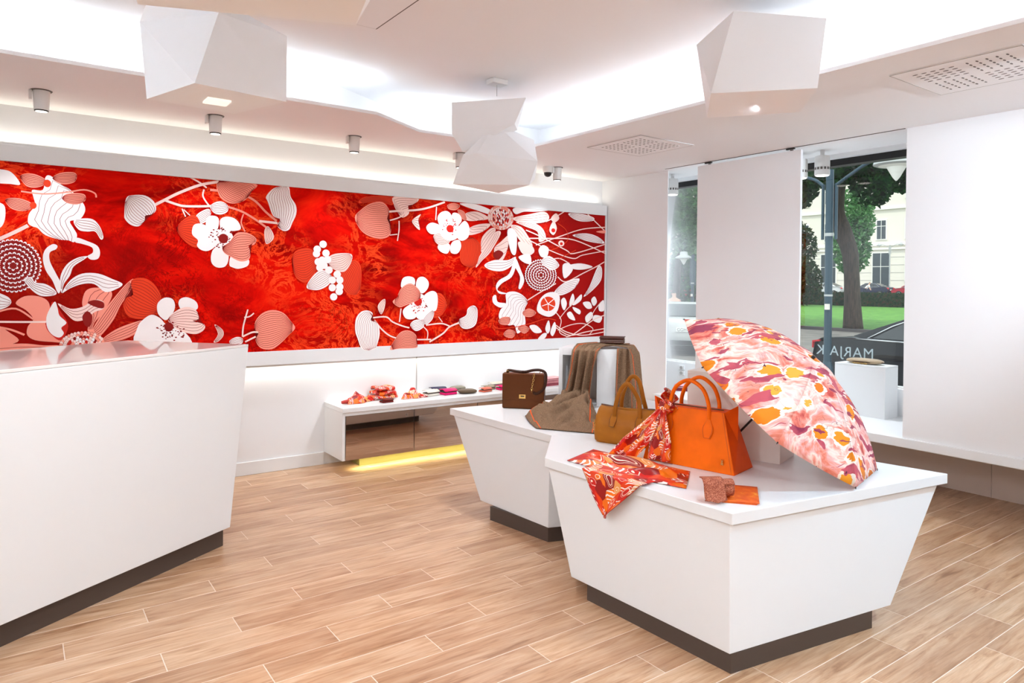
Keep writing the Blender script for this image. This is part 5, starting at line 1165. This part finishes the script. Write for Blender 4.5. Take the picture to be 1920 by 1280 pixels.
# cars
def car(label, loc, rz, paint, group=None, plate=None, detail=True):
    t = thing('car', label, 'car', loc, rz, group)
    prof = [(-2.22, .48), (-2.25, .70), (-2.20, .93), (-2.10, .99), (-1.55, 1.03), (.95, .97), (1.75, .86), (2.12, .72), (2.2, .5), (2.12, .26), (1.72, .24), (1.66, .46), (1.50, .60), (1.30, .64), (1.10, .60), (.95, .46), (.90, .22), (-.98, .22), (-1.03, .46), (-1.18, .60), (-1.38, .64), (-1.58, .60), (-1.73, .46), (-1.78, .24), (-2.1, .28)]
    mb = MB(); n = len(prof); rows = [(-.80, .05), (-.885, 0), (-.885, 0), (.885, 0), (.885, 0), (.80, .05)]
    for y, ins in ((-.78, .03), (-.87, 0), (.87, 0), (.78, .03)):
        mb.v += [(x*(1-ins*.3), y, z+(0 if z < .8 else (.012 if abs(y) < .8 else -.012))) for x, z in prof]
    for k in range(3):
        for i in range(n): a = k*n+i; b = k*n+(i+1) % n; mb.f.append((a, b, b+n, a+n)); mb.m.append(0)
    mb.f.append(tuple(range(n))[::-1]); mb.m.append(0); mb.f.append(tuple(range(3*n, 4*n))); mb.m.append(0)
    mb.build('body', paint, t, bevel=.02, smooth=True)
    gp = [(-1.62, 1.0), (-1.2, 1.2), (-.72, 1.37), (-.2, 1.42), (.3, 1.40), (.7, 1.24), (1.12, .98)]
    hp_ = []
    for x, z in gp: yw = .80-.22*(z-1.0)/.42; hp_ += [(x, -yw, z), (x, yw, z)]
    MB().hull(hp_).build('cabin', paint, t, smooth=True)
    def sidewin(pts, s): return [(x, s*(.80-.22*(z-1.0)/.42+.008), z) for x, z in pts]
    for s in (-1, 1):
        for pts in ([(-1.22, 1.03), (-.62, 1.03), (-.62, 1.33), (-.78, 1.30)], [(-.58, 1.03), (.12, 1.02), (.12, 1.36), (-.2, 1.365), (-.58, 1.335)], [(.18, 1.02), (.92, 1.0), (.58, 1.24), (.30, 1.345), (.18, 1.35)]):
            MB().add(sidewin(pts, s), [tuple(range(len(pts)))]).build('side_window', 'car_glass', t, solid=.006)
        MB().tube([(x, s*(.80-.22*(z-1.0)/.42+.012), z) for x, z in ((-1.30, 1.02), (-.95, 1.24), (-.7, 1.35), (-.2, 1.39), (.3, 1.37), (.62, 1.25))], .013, 6).tube([(-1.6, s*.83, 1.012), (-1.2, s*.845, 1.005), (0, s*.845, .995), (.95, s*.835, .97)], .014, 6).build('chrome_trim', 'chrome', t, smooth='all')
        MB().add([(-2.262, s*.50, .80), (-2.262, s*.84, .80), (-2.235, s*.885, .92), (-2.10, s*.895, .94), (-2.215, s*.55, .94)], [(0, 1, 2, 4), (2, 3, 4)]).build('tail_light', 'tail_red', t, solid=.03)
        for x in (-.42, .45): MB().tube([(x-.1, s*.895, .90), (x+.1, s*.895, .895)], .014, 6).build('door_handle', 'chrome', t)
        MB().tube([(-.60, s*.892, .30), (-.60, s*.892, .98)], .003, 4).tube([(.15, s*.892, .30), (.15, s*.892, .98)], .003, 4).build('door_gap', 'ink', t)
    MB().add([(-1.585, -.70, 1.045), (-1.585, .70, 1.045), (-.80, .56, 1.362), (-.80, -.56, 1.362)], [(0, 1, 2, 3)]).build('rear_window', 'car_glass', t, solid=.012)
    MB().add([(1.08, -.72, 1.03), (1.08, .72, 1.03), (.42, .56, 1.395), (.42, -.56, 1.395)], [(0, 1, 2, 3)]).build('windscreen', 'car_glass', t, solid=.012)
    MB().box((-2.262, -.70, .30), (-2.18, .70, .42)).build('bumper_insert', 'bumper_dark', t)
    pl_ = MB().box((-2.275, -.26, .66), (-2.255, .26, .77)).build('number_plate', 'plate_white', t)
    if plate:
        cu = bpy.data.curves.new('plate', 'FONT'); cu.body = plate; cu.size = .115; cu.align_x = 'CENTER'; cu.extrude = .001
        to = bpy.data.objects.new('tmp', cu); col.objects.link(to); bpy.context.view_layer.update(); me = bpy.data.meshes.new_from_object(to.evaluated_get(bpy.context.evaluated_depsgraph_get())); bpy.data.objects.remove(to)
        me.materials.clear(); me.materials.append(MATS['ink']); me.transform(Matrix(((0, 0, -1, -2.277), (-1, 0, 0, 0), (0, 1, 0, .675), (0, 0, 0, 1)))); link('plate_characters', me, pl_)
    for x in (-1.38, 1.30):
        for s in (-1, 1):
            wh = MB().tube([(x, s*.68, .315), (x, s*.865, .315)], .315, 22).build('wheel', 'tyre', t)
            MB().tube([(x, s*.86, .315), (x, s*.875, .315)], .21, 18).build('hub_cap', 'chrome', wh)
    return t
car('black sedan parked outside the right window', (12.45, 4.72, ZR), -math.pi/2, 'paint_black')
fwd = Vector((.79, .61)); car('white sedan seen from behind through the left window', (14.6+fwd.x*2.25, 12.4+fwd.y*2.25, ZR), math.atan2(fwd.y, fwd.x), 'paint_white', plate='GGH-JYM')
for i, (y, p, l) in enumerate(((42.0, 'paint_blue', 'dark blue car parked beyond the hedge'), (37.2, 'paint_red', 'red car parked beyond the hedge'), (32.5, 'paint_white', 'white car parked beyond the hedge at right'), (47.5, 'paint_white', 'white car parked beyond the hedge left of the trunk'))):
    c_ = car(l, (82, y, .55), math.pi/2, p, 'cars parked beyond the hedge'); c_.scale = (1, 1, 1.15)
# people far outside
def person(label, loc, rz, J, cols, bend=0):
    t = thing('person', label, 'person', loc, rz)
    def sk(name, vs_, es, rad, mt):
        bm = bmesh.new(); sl = bm.verts.layers.skin.verify(); V = []
        for p, r in zip(vs_, rad): v = bm.verts.new(p); v[sl].radius = (r, r); V.append(v)
        for a, b in es: bm.edges.new((V[a], V[b]))
        V[0][sl].use_root = True; me = bpy.data.meshes.new(name); bm.to_mesh(me); bm.free(); me.materials.append(MATS[mt]); o = bpy.data.objects.new(name, me); col.objects.link(o); o.parent = t
        o.modifiers.new('skin', 'SKIN'); s = o.modifiers.new('sub', 'SUBSURF'); s.levels = s.render_levels = 1; return o
    b = bend
    body = [(0, 0, .92), (b*.25, 0, 1.12), (b*.5, 0, 1.36), (b*.56, 0, 1.46), (b*.62, 0, 1.55), (b*.64, 0, 1.66), (0, .10, .86), (.05, .11, .46), (0, .11, .05), (.12, .12, .03), (0, -.10, .86), (-.05, -.11, .46), (0, -.11, .05), (.12, -.12, .03), (b*.5, .19, 1.34), (b*.5+.05, .25, 1.08), (b*.5+.16, .24, .86), (b*.5+.20, .24, .78), (b*.5, -.19, 1.34), (b*.5+.05, -.25, 1.08), (b*.5+.16, -.24, .86), (b*.5+.20, -.24, .78)]
    es = [(0, 1), (1, 2), (2, 3), (3, 4), (4, 5), (0, 6), (6, 7), (7, 8), (8, 9), (0, 10), (10, 11), (11, 12), (12, 13), (2, 14), (14, 15), (15, 16), (16, 17), (2, 18), (18, 19), (19, 20), (20, 21)]
    rad = [.14, .13, .15, .06, .09, .08, .09, .065, .045, .035, .09, .065, .045, .035, .065, .05, .035, .03, .065, .05, .035, .03]
    sk('body', body, es, rad, 'skin')
    sk('top', [body[1], body[0], body[2], body[14], body[15], body[18], body[19]], [(0, 1), (0, 2), (2, 3), (3, 4), (2, 5), (5, 6)], [.155, .155, .17, .08, .062, .08, .062], cols[0])
    sk('trousers', [body[0], body[6], body[7], body[8], body[10], body[11], body[12]], [(0, 1), (1, 2), (2, 3), (0, 4), (4, 5), (5, 6)], [.15, .105, .085, .075, .105, .085, .075], cols[1])
    sk('hair', [(b*.62-.03, 0, 1.60), (b*.63-.02, 0, 1.68)], [(0, 1)], [.085, .09], 'hair')
mat('skin', (214, 168, 142), .6); mat('hair', (70, 48, 36), .7); mat('shirt_pink', (206, 150, 156), .8); mat('trousers_navy', (36, 42, 66), .8); mat('shirt_white', (240, 240, 242), .8)
person('pedestrian in pink top and navy trousers outside the left window', (20.2, 17.75, ZR), .5, None, ('shirt_pink', 'trousers_navy'))
person('pedestrian in a white shirt bending forward beyond the hedge', (76, 39.6, .55), -1.2, None, ('shirt_white', 'trousers_navy'), .7)
